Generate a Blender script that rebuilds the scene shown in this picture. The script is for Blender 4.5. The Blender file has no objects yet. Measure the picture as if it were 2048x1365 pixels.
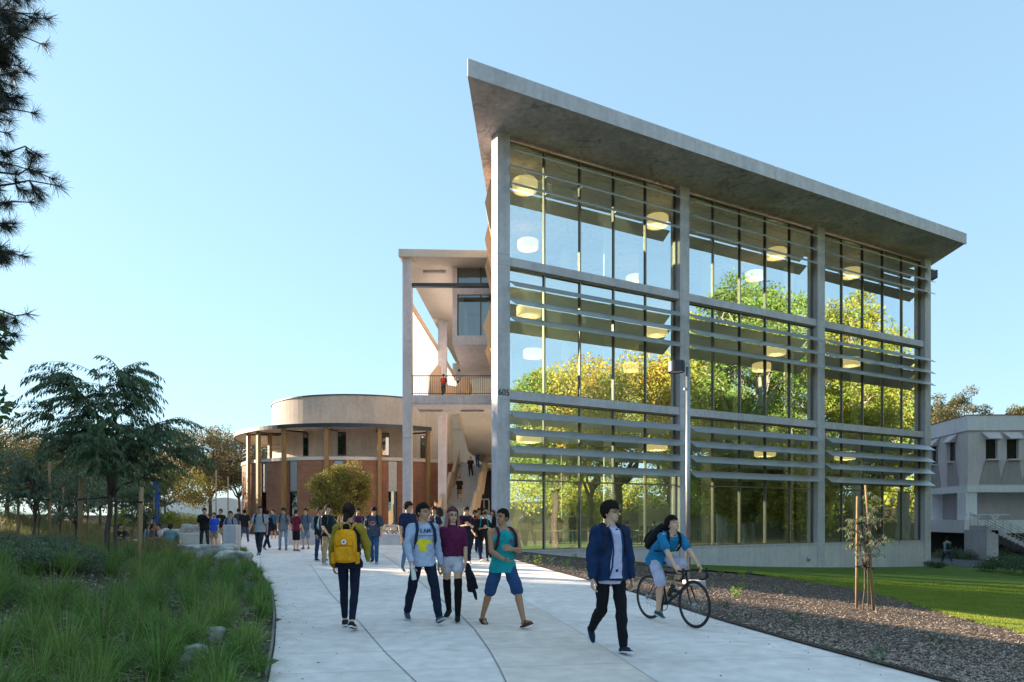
import bpy, bmesh, math, random
import numpy as np
from mathutils import Vector, Matrix, Euler, Quaternion, noise
from mathutils.bvhtree import BVHTree
R = math.radians
rnd = random.Random(7)
SC = bpy.context.scene
COL = SC.collection
F = 1365.33; CX = 1024.0; HZ = 1037.0; CAMZ = 1.55

def P(px, py, Y):
    """world point seen at photo pixel (px,py) at depth Y"""
    return Vector(((px-CX)/F*Y, Y, CAMZ-(py-HZ)/F*Y))
def PX(px, Y): return (px-CX)/F*Y
def PZ(py, Y): return CAMZ-(py-HZ)/F*Y
def sstep(a, b, x):
    t = min(1, max(0, (x-a)/(b-a))); return t*t*(3-2*t)
def interp(pts, y):
    if y <= pts[0][0]: return pts[0][1]
    for (a, va), (b, vb) in zip(pts, pts[1:]):
        if y <= b: return va+(vb-va)*(y-a)/(b-a)
    return pts[-1][1]
XR = [(-6, 6.2), (0, 5.1), (6.45, 4.1), (8.4, 3.6), (10.4, 3.15), (13.8, 2.5), (18.5, 1.1), (22, .15), (26, -.25), (30, -.5)]
XL = [(-6, -1.0), (0, -1.2), (4, -1.75), (6.45, -2.3), (8.36, -2.9), (10.96, -3.78), (14.3, -5.0), (18.9, -7.0), (26.7, -10.4), (31, -16)]
def zg(x, y):
    z = .25*sstep(9, 27, y)
    d = x-interp(XR, y)
    if d > 0: z -= 2.0*(1-math.exp(-d/14))
    z += 9*sstep(70, 120, x)+7*sstep(100, 260, -y)*sstep(-40, 40, x)
    d = interp(XL, y)-x
    if d > 0:
        z += 1.8*(1-math.exp(-d/10))*(1-sstep(15, 24, y)*sstep(-30, -20, x))
    return z

def G(px, py, dz=0):
    """ground point seen at a photo pixel"""
    Y = 15.0
    for _ in range(60): Y = .6*Y+.4*max(3, (CAMZ-zg(PX(px, Y), Y)-dz)*F/(py-HZ))
    return PX(px, Y), Y
# ---------------------------------------------------------------- objects
def tag(o, label=None, cat=None, group=None, kind=None):
    if label: o['label'] = label
    if cat: o['category'] = cat
    if group: o['group'] = group
    if kind: o['kind'] = kind
    return o
def empty(name, loc, label, cat, group=None, rz=0):
    o = bpy.data.objects.new(name, None); COL.objects.link(o)
    o.location = loc; o.rotation_euler = (0, 0, rz); o.empty_display_size = .2
    return tag(o, label, cat, group)
def link(name, me, parent=None, world=True):
    o = bpy.data.objects.new(name, me); COL.objects.link(o)
    if parent:
        o.parent = parent
        if world:   # mesh given in world coordinates
            m = Matrix.Translation(parent_loc(parent)) @ Euler(parent.rotation_euler if parent.type == 'EMPTY' else (0, 0, 0)).to_matrix().to_4x4()
            o.matrix_parent_inverse = m.inverted()
    return o
def parent_loc(p):
    return p.location
class MB:
    def __init__(s): s.v = []; s.f = []; s.m = []; s.mi = 0
    def add(s, vs, fs):
        b = len(s.v); s.v += [tuple(v) for v in vs]
        for f in fs: s.f.append(tuple(b+i for i in f)); s.m.append(s.mi)
        return s
    def box(s, x0, x1, y0, y1, z0, z1, fr=None):
        vs = [(x, y, z) for z in (z0, z1) for y in (y0, y1) for x in (x0, x1)]
        if fr: vs = [fr(*v) for v in vs]
        return s.add(vs, [(0, 2, 3, 1), (4, 5, 7, 6), (0, 1, 5, 4), (2, 6, 7, 3), (0, 4, 6, 2), (1, 3, 7, 5)])
    def prism(s, poly, z0, z1):
        n = len(poly); vs = [(p[0], p[1], z0) for p in poly]+[(p[0], p[1], z1) for p in poly]
        return s.add(vs, [tuple(range(n))[::-1], tuple(range(n, 2*n))]+[(i, (i+1) % n, n+(i+1) % n, n+i) for i in range(n)])
    def extrude(s, poly3, off):
        """closed 3d polygon extruded by vector off"""
        n = len(poly3); off = Vector(off); a = [Vector(p) for p in poly3]; b = [p+off for p in a]
        return s.add(a+b, [tuple(range(n)), tuple(range(n, 2*n))[::-1]]+[(i, n+i, n+(i+1) % n, (i+1) % n) for i in range(n)])
    def quad(s, a, b, c, d): return s.add([a, b, c, d], [(0, 1, 2, 3)])
    def tube(s, pts, rad, n=8, cap=True):
        pts = [Vector(p) for p in pts]
        if not hasattr(rad, '__len__'): rad = [rad]*len(pts)
        rings = []; up = None; vs = []
        for i, p in enumerate(pts):
            d = (pts[min(i+1, len(pts)-1)]-pts[max(i-1, 0)])
            if d.length < 1e-9: d = Vector((0, 0, 1))
            d.normalize()
            if up is None: up = d.orthogonal().normalized()
            else:
                up = up-d*up.dot(d)
                up = up.normalized() if up.length > 1e-6 else d.orthogonal().normalized()
            w = d.cross(up)
            for k in range(n):
                a = 2*math.pi*k/n
                vs.append(p+(up*math.cos(a)+w*math.sin(a))*rad[i])
        fs = []
        for i in range(len(pts)-1):
            for k in range(n):
                k2 = (k+1) % n
                fs.append((i*n+k, i*n+k2, (i+1)*n+k2, (i+1)*n+k))
        if cap:
            fs.append(tuple(range(n))[::-1]); fs.append(tuple(range((len(pts)-1)*n, len(pts)*n)))
        return s.add(vs, fs)
    def lathe(s, prof, c=(0, 0, 0), n=24, a0=0, a1=2*math.pi, closed=True):
        vs = []; full = abs(a1-a0-2*math.pi) < 1e-6
        m = n if full else n+1
        for k in range(m):
            a = a0+(a1-a0)*k/n
            for r, z in prof: vs.append((c[0]+r*math.cos(a), c[1]+r*math.sin(a), c[2]+z))
        q = len(prof); fs = []
        for k in range(n):
            k2 = (k+1) % m if full else k+1
            for i in range(q-1): fs.append((k*q+i, k2*q+i, k2*q+i+1, k*q+i+1))
        return s.add(vs, fs)
    def build(s, name, mats, parent=None, smooth=False, bevel=0, clean=False):
        me = bpy.data.meshes.new(name); me.from_pydata(s.v, [], s.f)
        if not isinstance(mats, (list, tuple)): mats = [mats]
        for m in mats: me.materials.append(m)
        if len(mats) > 1: me.polygons.foreach_set('material_index', s.m)
        if smooth: me.polygons.foreach_set('use_smooth', [True]*len(s.f))
        me.update()
        if clean or bevel:
            bm = bmesh.new(); bm.from_mesh(me)
            bmesh.ops.remove_doubles(bm, verts=bm.verts, dist=1e-5)
            bmesh.ops.recalc_face_normals(bm, faces=bm.faces)
            bm.to_mesh(me); bm.free()
        o = link(name, me, parent)
        if bevel:
            md = o.modifiers.new('bevel', 'BEVEL'); md.width = bevel; md.segments = 2; md.limit_method = 'ANGLE'
        return o
def npmesh(name, v, f, mats, parent=None, smooth=False, mi=None):
    v = np.asarray(v, dtype=np.float32).reshape(-1, 3); f = np.asarray(f, dtype=np.int32); k = f.shape[1]
    me = bpy.data.meshes.new(name); me.vertices.add(len(v)); me.vertices.foreach_set('co', v.ravel())
    me.loops.add(f.size); me.loops.foreach_set('vertex_index', f.ravel())
    me.polygons.add(len(f)); me.polygons.foreach_set('loop_start', np.arange(0, f.size, k, dtype=np.int32))
    if not isinstance(mats, (list, tuple)): mats = [mats]
    for m in mats: me.materials.append(m)
    if mi is not None: me.polygons.foreach_set('material_index', np.asarray(mi, dtype=np.int32))
    if smooth: me.polygons.foreach_set('use_smooth', np.ones(len(f), dtype=bool))
    me.update(calc_edges=True); me.validate()
    return link(name, me, parent)
def copy_tree(o, parent=None):
    c = o.copy(); COL.objects.link(c)
    if parent: c.parent = parent
    for ch in list(o.children): copy_tree(ch, c)
    return c

# ---------------------------------------------------------------- materials
def newmat(name):
    m = bpy.data.materials.new(name); m.use_nodes = True
    return m, m.node_tree.nodes, m.node_tree.links, m.node_tree.nodes['Principled BSDF']
def c4(c): return (c[0], c[1], c[2], 1)
def pmat(name, col, rough=.6, metal=0, var=.12, scale=6, bump=0, bscale=40, dark=None, stretch=None, spec=.5, sheen=0, island=0, alpha=None):
    """principled with noise variation of the colour and a fine bump"""
    m, N, L, b = newmat(name)
    tc = N.new('ShaderNodeTexCoord'); mp = N.new('ShaderNodeMapping'); L.new(tc.outputs['Object'], mp.inputs[0])
    if stretch: mp.inputs['Scale'].default_value = stretch
    n = N.new('ShaderNodeTexNoise'); n.inputs['Scale'].default_value = scale; n.inputs['Detail'].default_value = 6; n.inputs['Roughness'].default_value = .62
    L.new(mp.outputs[0], n.inputs['Vector'])
    mr = N.new('ShaderNodeMapRange'); mr.inputs[1].default_value = .3; mr.inputs[2].default_value = .7
    L.new(n.outputs['Fac'], mr.inputs[0])
    mx = N.new('ShaderNodeMix'); mx.data_type = 'RGBA'
    d = dark or tuple(c*(1-var*2) for c in col); h = tuple(min(1, c*(1+var)) for c in col)
    mx.inputs[6].default_value = c4(d); mx.inputs[7].default_value = c4(h)
    L.new(mr.outputs[0], mx.inputs[0]); out = mx.outputs[2]
    if island:
        g = N.new('ShaderNodeNewGeometry'); hs = N.new('ShaderNodeHueSaturation')
        r = N.new('ShaderNodeMapRange'); r.inputs[3].default_value = 1-island; r.inputs[4].default_value = 1+island
        L.new(g.outputs['Random Per Island'], r.inputs[0]); L.new(r.outputs[0], hs.inputs['Value']); L.new(out, hs.inputs['Color']); out = hs.outputs[0]
    L.new(out, b.inputs['Base Color'])
    b.inputs['Roughness'].default_value = rough; b.inputs['Metallic'].default_value = metal
    b.inputs['Specular IOR Level'].default_value = spec
    if sheen: b.inputs['Sheen Weight'].default_value = sheen
    if bump:
        n2 = N.new('ShaderNodeTexNoise'); n2.inputs['Scale'].default_value = bscale; n2.inputs['Detail'].default_value = 4
        L.new(mp.outputs[0], n2.inputs['Vector'])
        bp = N.new('ShaderNodeBump'); bp.inputs['Strength'].default_value = bump; bp.inputs['Distance'].default_value = .02
        L.new(n2.outputs['Fac'], bp.inputs['Height']); L.new(bp.outputs[0], b.inputs['Normal'])
    return m
def leafmat(name, col, col2, trans=.3, island=.3, scale=1.2):
    m, N, L, b = newmat(name); b.inputs['Roughness'].default_value = .55; b.inputs['Specular IOR Level'].default_value = .3
    tc = N.new('ShaderNodeTexCoord'); n = N.new('ShaderNodeTexNoise'); n.inputs['Scale'].default_value = scale; n.inputs['Detail'].default_value = 3
    L.new(tc.outputs['Object'], n.inputs['Vector'])
    mr = N.new('ShaderNodeMapRange'); mr.inputs[1].default_value = .35; mr.inputs[2].default_value = .65; L.new(n.outputs['Fac'], mr.inputs[0])
    mx = N.new('ShaderNodeMix'); mx.data_type = 'RGBA'; mx.inputs[6].default_value = c4(col); mx.inputs[7].default_value = c4(col2); L.new(mr.outputs[0], mx.inputs[0])
    g = N.new('ShaderNodeNewGeometry'); hs = N.new('ShaderNodeHueSaturation')
    r = N.new('ShaderNodeMapRange'); r.inputs[3].default_value = 1-island; r.inputs[4].default_value = 1+island
    r2 = N.new('ShaderNodeMapRange'); r2.inputs[3].default_value = .47; r2.inputs[4].default_value = .53
    L.new(g.outputs['Random Per Island'], r.inputs[0]); L.new(g.outputs['Random Per Island'], r2.inputs[0])
    L.new(r.outputs[0], hs.inputs['Value']); L.new(r2.outputs[0], hs.inputs['Hue']); L.new(mx.outputs[2], hs.inputs['Color'])
    L.new(hs.outputs[0], b.inputs['Base Color'])
    t = N.new('ShaderNodeBsdfTranslucent'); L.new(hs.outputs[0], t.inputs['Color'])
    ms = N.new('ShaderNodeMixShader'); ms.inputs[0].default_value = trans
    L.new(b.outputs[0], ms.inputs[1]); L.new(t.outputs[0], ms.inputs[2]); L.new(ms.outputs[0], N['Material Output'].inputs['Surface'])
    return m
def glassmat(name, tint, refl=.3, ftimes=1.0):
    m, N, L, b = newmat(name); N.remove(b)
    tr = N.new('ShaderNodeBsdfTransparent'); tr.inputs[0].default_value = c4(tint)
    gl = N.new('ShaderNodeBsdfGlossy'); gl.inputs['Roughness'].default_value = .0; gl.inputs['Color'].default_value = (.86, .95, .98, 1)
    fr = N.new('ShaderNodeFresnel'); fr.inputs[0].default_value = 1.5
    ma = N.new('ShaderNodeMath'); ma.operation = 'MULTIPLY_ADD'; ma.inputs[1].default_value = ftimes; ma.inputs[2].default_value = refl; ma.use_clamp = True
    L.new(fr.outputs[0], ma.inputs[0])
    ms = N.new('ShaderNodeMixShader'); L.new(ma.outputs[0], ms.inputs[0]); L.new(tr.outputs[0], ms.inputs[1]); L.new(gl.outputs[0], ms.inputs[2])
    L.new(ms.outputs[0], N['Material Output'].inputs['Surface'])
    return m
def emat(name, col, s):
    m, N, L, b = newmat(name); b.inputs['Base Color'].default_value = c4(col); b.inputs['Emission Color'].default_value = c4(col); b.inputs['Emission Strength'].default_value = s
    return m
def concrete(name, col=(.42, .41, .385), crack=0, joint=None, board=False, var=.1, rough=.8):
    m, N, L, b = newmat(name); b.inputs['Roughness'].default_value = rough; b.inputs['Specular IOR Level'].default_value = .3
    tc = N.new('ShaderNodeTexCoord'); V = tc.outputs['Object']
    def noi(sc, det=6, vec=None, dist=0):
        n = N.new('ShaderNodeTexNoise'); n.inputs['Scale'].default_value = sc; n.inputs['Detail'].default_value = det; n.inputs['Distortion'].default_value = dist
        L.new(vec or V, n.inputs['Vector']); return n.outputs['Fac']
    def mr(x, a, b_, c, d):
        n = N.new('ShaderNodeMapRange'); n.inputs[1].default_value = a; n.inputs[2].default_value = b_; n.inputs[3].default_value = c; n.inputs[4].default_value = d
        L.new(x, n.inputs[0]); return n.outputs[0]
    def mul(x, y):
        n = N.new('ShaderNodeMath'); n.operation = 'MULTIPLY'; L.new(x, n.inputs[0]); L.new(y, n.inputs[1]); return n.outputs[0]
    v = mul(mr(noi(.5, 5), .3, .7, 1-var*1.3, 1+var), mr(noi(5, 8), .3, .7, 1-var, 1+var*.7))
    mp = N.new('ShaderNodeMapping'); mp.inputs['Scale'].default_value = (3, 3, .35); L.new(V, mp.inputs[0])
    v = mul(v, mr(noi(1.2, 5, mp.outputs[0]), .35, .7, 1.0+var*.4, 1-var*1.2))
    v = mul(v, mr(noi(60, 2), .3, .7, .96, 1.03))
    if crack:
        w = N.new('ShaderNodeTexVoronoi'); w.feature = 'DISTANCE_TO_EDGE'; w.inputs['Scale'].default_value = crack
        dn = N.new('ShaderNodeTexNoise'); dn.inputs['Scale'].default_value = 1.3; dn.inputs['Detail'].default_value = 5; L.new(V, dn.inputs['Vector'])
        va = N.new('ShaderNodeVectorMath'); va.operation = 'MULTIPLY_ADD'; va.inputs[1].default_value = (2.2, 2.2, 2.2); L.new(dn.outputs['Color'], va.inputs[0]); L.new(V, va.inputs[2])
        L.new(va.outputs[0], w.inputs['Vector'])
        ck = mr(w.outputs['Distance'], 0, .045, .5, 1); mask = mr(noi(.7, 2), .4, .6, 0, 1)
        mm = N.new('ShaderNodeMix'); mm.data_type = 'FLOAT'; L.new(mask, mm.inputs[0]); mm.inputs[2].default_value = 1; L.new(ck, mm.inputs[3])
        v = mul(v, mm.outputs[0])
    mx = N.new('ShaderNodeVectorMath'); mx.operation = 'SCALE'; mx.inputs[0].default_value = col; L.new(v, mx.inputs['Scale'])
    L.new(mx.outputs[0], b.inputs['Base Color'])
    bp = N.new('ShaderNodeBump'); bp.inputs['Strength'].default_value = .25; bp.inputs['Distance'].default_value = .01
    L.new(noi(25, 5), bp.inputs['Height']); L.new(bp.outputs[0], b.inputs['Normal'])
    return m
M = {}
M['conc'] = concrete('facade_concrete', (.58, .54, .57))
M['conc_soffit'] = concrete('soffit_concrete', (.62, .54, .54), crack=.5, var=.15)
M['conc_base'] = concrete('base_concrete', (.60, .56, .575), var=.08)
M['path'] = concrete('path_concrete', (.89, .77, .71), var=.10, rough=.85)
M['path_warm'] = concrete('path_concrete_warm', (.87, .72, .62), var=.09, rough=.85)
M['joint'] = pmat('joint', (.26, .25, .24), .9)
M['pale_wall'] = concrete('pale_plaster', (.55, .51, .46), var=.05)
M['beige'] = concrete('beige_plaster', (.48, .40, .34), var=.09)
M['tan'] = concrete('tan_precast', (.58, .40, .26), var=.05)
M['white_panel'] = leafmat('white_mesh_panel', (.86, .86, .87), (.80, .80, .83), .6, 0, .7)
M['alu'] = pmat('aluminium_louver', (.50, .51, .53), .42, .35, var=.05, scale=2)
M['frame'] = pmat('bronze_frame', (.085, .075, .065), .4, .5, var=.05)
M['frame_light'] = pmat('light_frame_edge', (.42, .36, .30), .4, .4, var=.05)
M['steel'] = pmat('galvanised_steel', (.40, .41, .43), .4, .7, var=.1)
M['dark_steel'] = pmat('dark_steel', (.05, .055, .065), .4, .6, var=.1)
M['glass'] = glassmat('facade_glass', (.72, .90, .66), .60, 1.3)
M['glass_dark'] = glassmat('window_glass', (.5, .57, .55), .16, 1.0)
M['ceil'] = concrete('interior_ceiling', (.72, .72, .58), var=.08)
M['floor_in'] = pmat('interior_floor', (.62, .58, .48), .5, var=.06)
M['wall_in'] = pmat('interior_wall', (.72, .72, .60), .7, var=.04, scale=1)
M['wall_col'] = pmat('interior_wall_tan', (.50, .38, .22), .7, var=.05, scale=1)
M['lamp'] = emat('pendant_shade', (1.0, .66, .33), .40)
M['cable'] = pmat('cable', (.6, .6, .6), .5)
M['timber'] = pmat('ochre_timber', (.30, .175, .07), .6, var=.12, stretch=(8, 8, .6), scale=2)
M['bark'] = pmat('bark', (.11, .085, .065), .9, var=.25, stretch=(4, 4, .6), scale=6, bump=.8, bscale=14)
M['bark_pale'] = pmat('bark_pale', (.45, .40, .32), .85, var=.2, stretch=(2, 2, .6), scale=3, bump=.5)
M['stake'] = pmat('lodge_pole_stake', (.34, .22, .11), .8, var=.2, stretch=(5, 5, .5), scale=5, bump=.3)
M['rubber'] = pmat('black_rubber', (.015, .015, .017), .6, var=.1)
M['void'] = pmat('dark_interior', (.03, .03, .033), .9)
M['boulder'] = pmat('granite_boulder', (.46, .44, .40), .9, var=.25, scale=5, bump=.6, bscale=12)
M['asphalt'] = pmat('asphalt', (.075, .077, .085), .85, var=.1, bump=.3, bscale=80)
M['gate_red'] = pmat('red_tile_edge', (.35, .08, .05), .7)
M['white'] = pmat('white_paint', (.8, .8, .8), .5, var=.02)
# brick drum
def brick():
    m, N, L, b = newmat('red_brick'); b.inputs['Roughness'].default_value = .85
    tc = N.new('ShaderNodeTexCoord'); sx = N.new('ShaderNodeSeparateXYZ'); L.new(tc.outputs['Object'], sx.inputs[0])
    # unroll the round wall: angle x radius, height
    at = N.new('ShaderNodeMath'); at.operation = 'ARCTAN2'; L.new(sx.outputs[1], at.inputs[0]); L.new(sx.outputs[0], at.inputs[1])
    mu = N.new('ShaderNodeMath'); mu.operation = 'MULTIPLY'; mu.inputs[1].default_value = 10.8; L.new(at.outputs[0], mu.inputs[0])
    cb = N.new('ShaderNodeCombineXYZ'); L.new(mu.outputs[0], cb.inputs[0]); L.new(sx.outputs[2], cb.inputs[1])
    t = N.new('ShaderNodeTexBrick'); t.inputs['Scale'].default_value = 1; t.inputs['Brick Width'].default_value = .42; t.inputs['Row Height'].default_value = .15; t.inputs['Mortar Size'].default_value = .012
    t.inputs['Color1'].default_value = (.29, .125, .07, 1); t.inputs['Color2'].default_value = (.24, .10, .058, 1); t.inputs['Mortar'].default_value = (.30, .16, .10, 1)
    L.new(cb.outputs[0], t.inputs['Vector'])
    n = N.new('ShaderNodeTexNoise'); n.inputs['Scale'].default_value = .8; n.inputs['Detail'].default_value = 5; L.new(tc.outputs['Object'], n.inputs['Vector'])
    r = N.new('ShaderNodeMapRange'); r.inputs[1].default_value = .3; r.inputs[2].default_value = .7; r.inputs[3].default_value = .8; r.inputs[4].default_value = 1.15; L.new(n.outputs['Fac'], r.inputs[0])
    hs = N.new('ShaderNodeHueSaturation'); L.new(r.outputs[0], hs.inputs['Value']); L.new(t.outputs['Color'], hs.inputs['Color']); L.new(hs.outputs[0], b.inputs['Base Color'])
    return m
M['brick'] = brick()
def groundmat(name, c1, c2, c3, s1=.35, s2=9, bump=.6, bs=30):
    m, N, L, b = newmat(name); b.inputs['Roughness'].default_value = .95; b.inputs['Specular IOR Level'].default_value = .15
    tc = N.new('ShaderNodeTexCoord')
    def noi(s, d=5):
        n = N.new('ShaderNodeTexNoise'); n.inputs['Scale'].default_value = s; n.inputs['Detail'].default_value = d; L.new(tc.outputs['Object'], n.inputs['Vector'])
        r = N.new('ShaderNodeMapRange'); r.inputs[1].default_value = .38; r.inputs[2].default_value = .62; L.new(n.outputs['Fac'], r.inputs[0]); return r.outputs[0], n.outputs['Fac']
    a = N.new('ShaderNodeMix'); a.data_type = 'RGBA'; a.inputs[6].default_value = c4(c1); a.inputs[7].default_value = c4(c2); L.new(noi(s1)[0], a.inputs[0])
    c = N.new('ShaderNodeMix'); c.data_type = 'RGBA'; L.new(a.outputs[2], c.inputs[6]); c.inputs[7].default_value = c4(c3); q = noi(s2, 8); L.new(q[0], c.inputs[0])
    L.new(c.outputs[2], b.inputs['Base Color'])
    bp = N.new('ShaderNodeBump'); bp.inputs['Strength'].default_value = bump; bp.inputs['Distance'].default_value = .04; L.new(noi(bs, 6)[1], bp.inputs['Height']); L.new(bp.outputs[0], b.inputs['Normal'])
    return m
M['earth'] = groundmat('earth_ground', (.10, .12, .045), (.16, .14, .075), (.09, .075, .05))
M['mulch_soil'] = groundmat('mulch_soil', (.14, .10, .08), (.18, .135, .11), (.10, .075, .06), 1.2, 30, 1, 60)
M['soil'] = groundmat('planting_soil', (.06, .055, .035), (.075, .08, .04), (.05, .042, .032), 1.2, 12)
M['lawn'] = groundmat('lawn_turf', (.12, .20, .035), (.17, .24, .045), (.11, .17, .035), 1.0, 40, .8, 60)
M['chip'] = pmat('wood_chip', (.37, .28, .225), .9, var=.2, island=.6)
M['leaf_dark'] = leafmat('leaf_dark_green', (.085, .145, .08), (.13, .19, .09), .35)
M['leaf_olive'] = leafmat('leaf_olive_gold', (.20, .175, .04), (.27, .22, .055), .35)
M['leaf_fig'] = leafmat('leaf_fig_brown', (.24, .18, .10), (.19, .18, .085), .3)
M['leaf_gold'] = leafmat('leaf_golden', (.54, .50, .08), (.34, .42, .07), .4, .35, .5)
M['leaf_autumn'] = leafmat('leaf_autumn', (.62, .40, .08), (.42, .46, .08), .4, .35, .5)
M['leaf_green'] = leafmat('leaf_green', (.20, .33, .07), (.32, .42, .09), .35, .35, .5)
M['leaf_pale'] = leafmat('leaf_pale_yellow', (.30, .30, .05), (.38, .36, .08), .4)
M['leaf_grey'] = leafmat('leaf_grey_green', (.13, .17, .11), (.17, .21, .12), .3)
M['needle'] = leafmat('pine_needle', (.045, .055, .04), (.085, .075, .055), .15)
M['conifer'] = leafmat('conifer_foliage', (.16, .155, .065), (.20, .18, .08), .25)
M['grass'] = leafmat('ornamental_grass', (.12, .25, .05), (.25, .33, .08), .4, .5, .8)
M['grass_dry'] = leafmat('dry_grass', (.24, .20, .09), (.17, .18, .06), .35)
M['grass_lawn'] = leafmat('lawn_blades', (.25, .32, .05), (.34, .38, .065), .35, .25, 1.5)  # yellow-green of the lawn blades

M['leaf_shade'] = leafmat('leaf_shade_tree', (.055, .11, .055), (.09, .155, .065), .3)
M['block_grey'] = concrete('rear_block_grey', (.40, .37, .35), var=.06)
# ================================================================ ground sheets
def sheet(name, rows, mat, dz, kind='structure', cols=12, mats=None, mi=None):
    """rows: list of (y, x0, x1)"""
    v = []; f = []
    for (y, x0, x1) in rows:
        for i in range(cols+1):
            x = x0+(x1-x0)*i/cols; v.append((x, y, zg(x, y)+dz))
    n = cols+1
    for r in range(len(rows)-1):
        for i in range(cols): f.append((r*n+i, r*n+i+1, (r+1)*n+i+1, (r+1)*n+i))
    o = npmesh(name, v, f, mats or mat, smooth=True, mi=mi and [mi(k) for k in range(len(f))])
    return tag(o, kind=kind)
def ys(a, b, st):
    n = max(1, round((b-a)/st)); return [a+(b-a)*i/n for i in range(n+1)]
# one big ground sheet, fine near, coarse far
gx = sorted(set([-600, -300, -150, -90, -60, -45]+[round(-36+i*1.0, 2) for i in range(0, 83)]+[52, 60, 75, 100, 150, 300, 600]))
gy = sorted(set([-300, -120, -60, -35, -20]+[round(-12+i*1.0, 2) for i in range(0, 68)]+[60, 66, 75, 90, 120, 180, 300, 600, 1200]))
gv = [(x, y, zg(x, y)-.05) for y in gy for x in gx]; nx = len(gx)
gf = [(j*nx+i, j*nx+i+1, (j+1)*nx+i+1, (j+1)*nx+i) for j in range(len(gy)-1) for i in range(nx-1)]
tag(npmesh('ground', gv, gf, M['earth'], smooth=True), kind='structure')
# the path: a wide concrete walk with a warmer right-hand band
rows = []
for y in ys(-6, 31, .5): rows.append((y, interp(XL, y), interp(XR, y)))
sheet('path', rows, M['path'], .0, cols=14)
# warm band between two curved joints
JB = [(4.5, .1), (5.4, .04), (6.45, -.057), (7.2, -.15), (8.08, -.278), (9.5, -.52), (11.05, -.86), (12.9, -1.36), (17.8, -2.66), (25, -4.8)]
JC = [(4, 1.4), (5.5, 1.42), (6.45, 1.37), (7.43, 1.22), (9.5, .877), (12.2, .32), (15, -.3), (17.8, -.96), (25, -3.0)]
sheet('path_band', [(y, interp(JB, y), interp(JC, y)) for y in ys(4.5, 24, .5)], M['path_warm'], .004, cols=4)
def jointline(pts, w=.012, dz=.008):
    v = []; f = []
    P2 = []
    for (a, b) in zip(pts, pts[1:]):
        n = max(1, int((Vector(b)-Vector(a)).length/.4))
        for k in range(n): P2.append(Vector(a).lerp(Vector(b), k/n))
    P2.append(Vector(pts[-1]))
    for i, p in enumerate(P2):
        d = (P2[min(i+1, len(P2)-1)]-P2[max(0, i-1)]).normalized(); q = Vector((-d.y, d.x))*w/2
        for s in (1, -1):
            r = p+q*s; v.append((r.x, r.y, zg(r.x, r.y)+dz))
    for i in range(len(P2)-1): f.append((2*i, 2*i+1, 2*i+3, 2*i+2))
    return v, f
jv = []; jf = []
def addj(pts, w=.012):
    v, f = jointline(pts, w); b = len(jv); jv.extend(v); jf.extend([tuple(b+i for i in q) for q in f])
addj([(x, y) for y, x in JB if y > 4], .013)
addj([(-.5, 5), (-.907, 6.45), (-1.47, 7.9), (-2.27, 10.15), (-3.57, 13.5), (-6.07, 20.5)], .011)
addj([(x, y) for y, x in JC], .006)
for y in (5.2, 6.9, 7.9, 9.7, 11.6, 13.6, 16, 18.6, 21.5, 25, 29): addj([(interp(XL, y-.15)+.07, y-.15), (interp(XR, y+.75)-.05, y+.75)], .006)
tag(npmesh('path_joints', jv, jf, M['joint']), kind='structure')
# plaza behind
sheet('plaza', [(y, -17 if y < 34 else -22, 2) for y in ys(31, 78, 1)], M['path'], .0, cols=16)
# metal edging of the left bed
kb = MB(); pts = []
for y in ys(2, 26, .4): x = interp(XL, y)-.02; pts.append((x, y))
for (a, b) in zip(pts, pts[1:]):
    for s in ((0,),):
        za, zb = zg(*a), zg(*b)
        kb.add([(a[0], a[1], za-.05), (b[0], b[1], zb-.05), (b[0], b[1], zb+.04), (a[0], a[1], za+.04), (a[0]-.03, a[1], za-.05), (b[0]-.03, b[1], zb-.05), (b[0]-.03, b[1], zb+.04), (a[0]-.03, a[1], za+.04)],
               [(0, 1, 2, 3), (7, 6, 5, 4), (3, 2, 6, 7)])
tag(kb.build('bed_edging', M['dark_steel'], clean=True), 'dark steel edging strip between the grass bed and the concrete path', 'edging')
# planting bed on the left
sheet('planting_bed', [(y, -34, interp(XL, y)-.05) for y in ys(-6, 27, .5)], M['soil'], .02, cols=40)
# mulch bed and lawn on the right
_q = [G(px, py) for px, py in ((2300, 1345), (2048, 1268), (1960, 1248), (1900, 1232), (1790, 1198), (1700, 1178), (1600, 1163), (1500, 1148), (1440, 1137))]
MR = [(-6, 26), (4, 15)]+sorted([(b, a) for a, b in _q if b > 4.5])+[(28.9, 6.9)]
MR = [m for i, m in enumerate(MR) if i == 0 or m[0] > MR[i-1][0]]
def fac_y(x): return 28+(x+.6)*.469/.883
mrows = []
for y in ys(-6, 27.6, .5): mrows.append((y, interp(XR, y)-.035, max(interp(MR, y), interp(XR, y)+.3)))
for y in ys(28.0, 31.4, .4):
    x0 = max(interp(XR, y), -.6+(y-28)*.883/.469-.3); mrows.append((y, x0, max(x0+.1, 6.6-(y-28.9)*.2)))
sheet('mulch_bed', mrows, M['mulch_soil'], .02, cols=24)
lrows = []
for y in ys(-6, 46, .7):
    x0 = interp(MR, y) if y < 28.9 else max(6.4, -.6+(y-28)*.883/.469-.5)
    lrows.append((y, x0, max(x0+.5, 70 if y < 42 else 34)))
sheet('lawn', lrows, M['lawn'], .035, cols=40)
# service road on the right
sheet('road', [(y, 27+(y-38)*.15, 80) for y in ys(41.8, 52, .8)], M['asphalt'], .05, cols=20)

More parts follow.
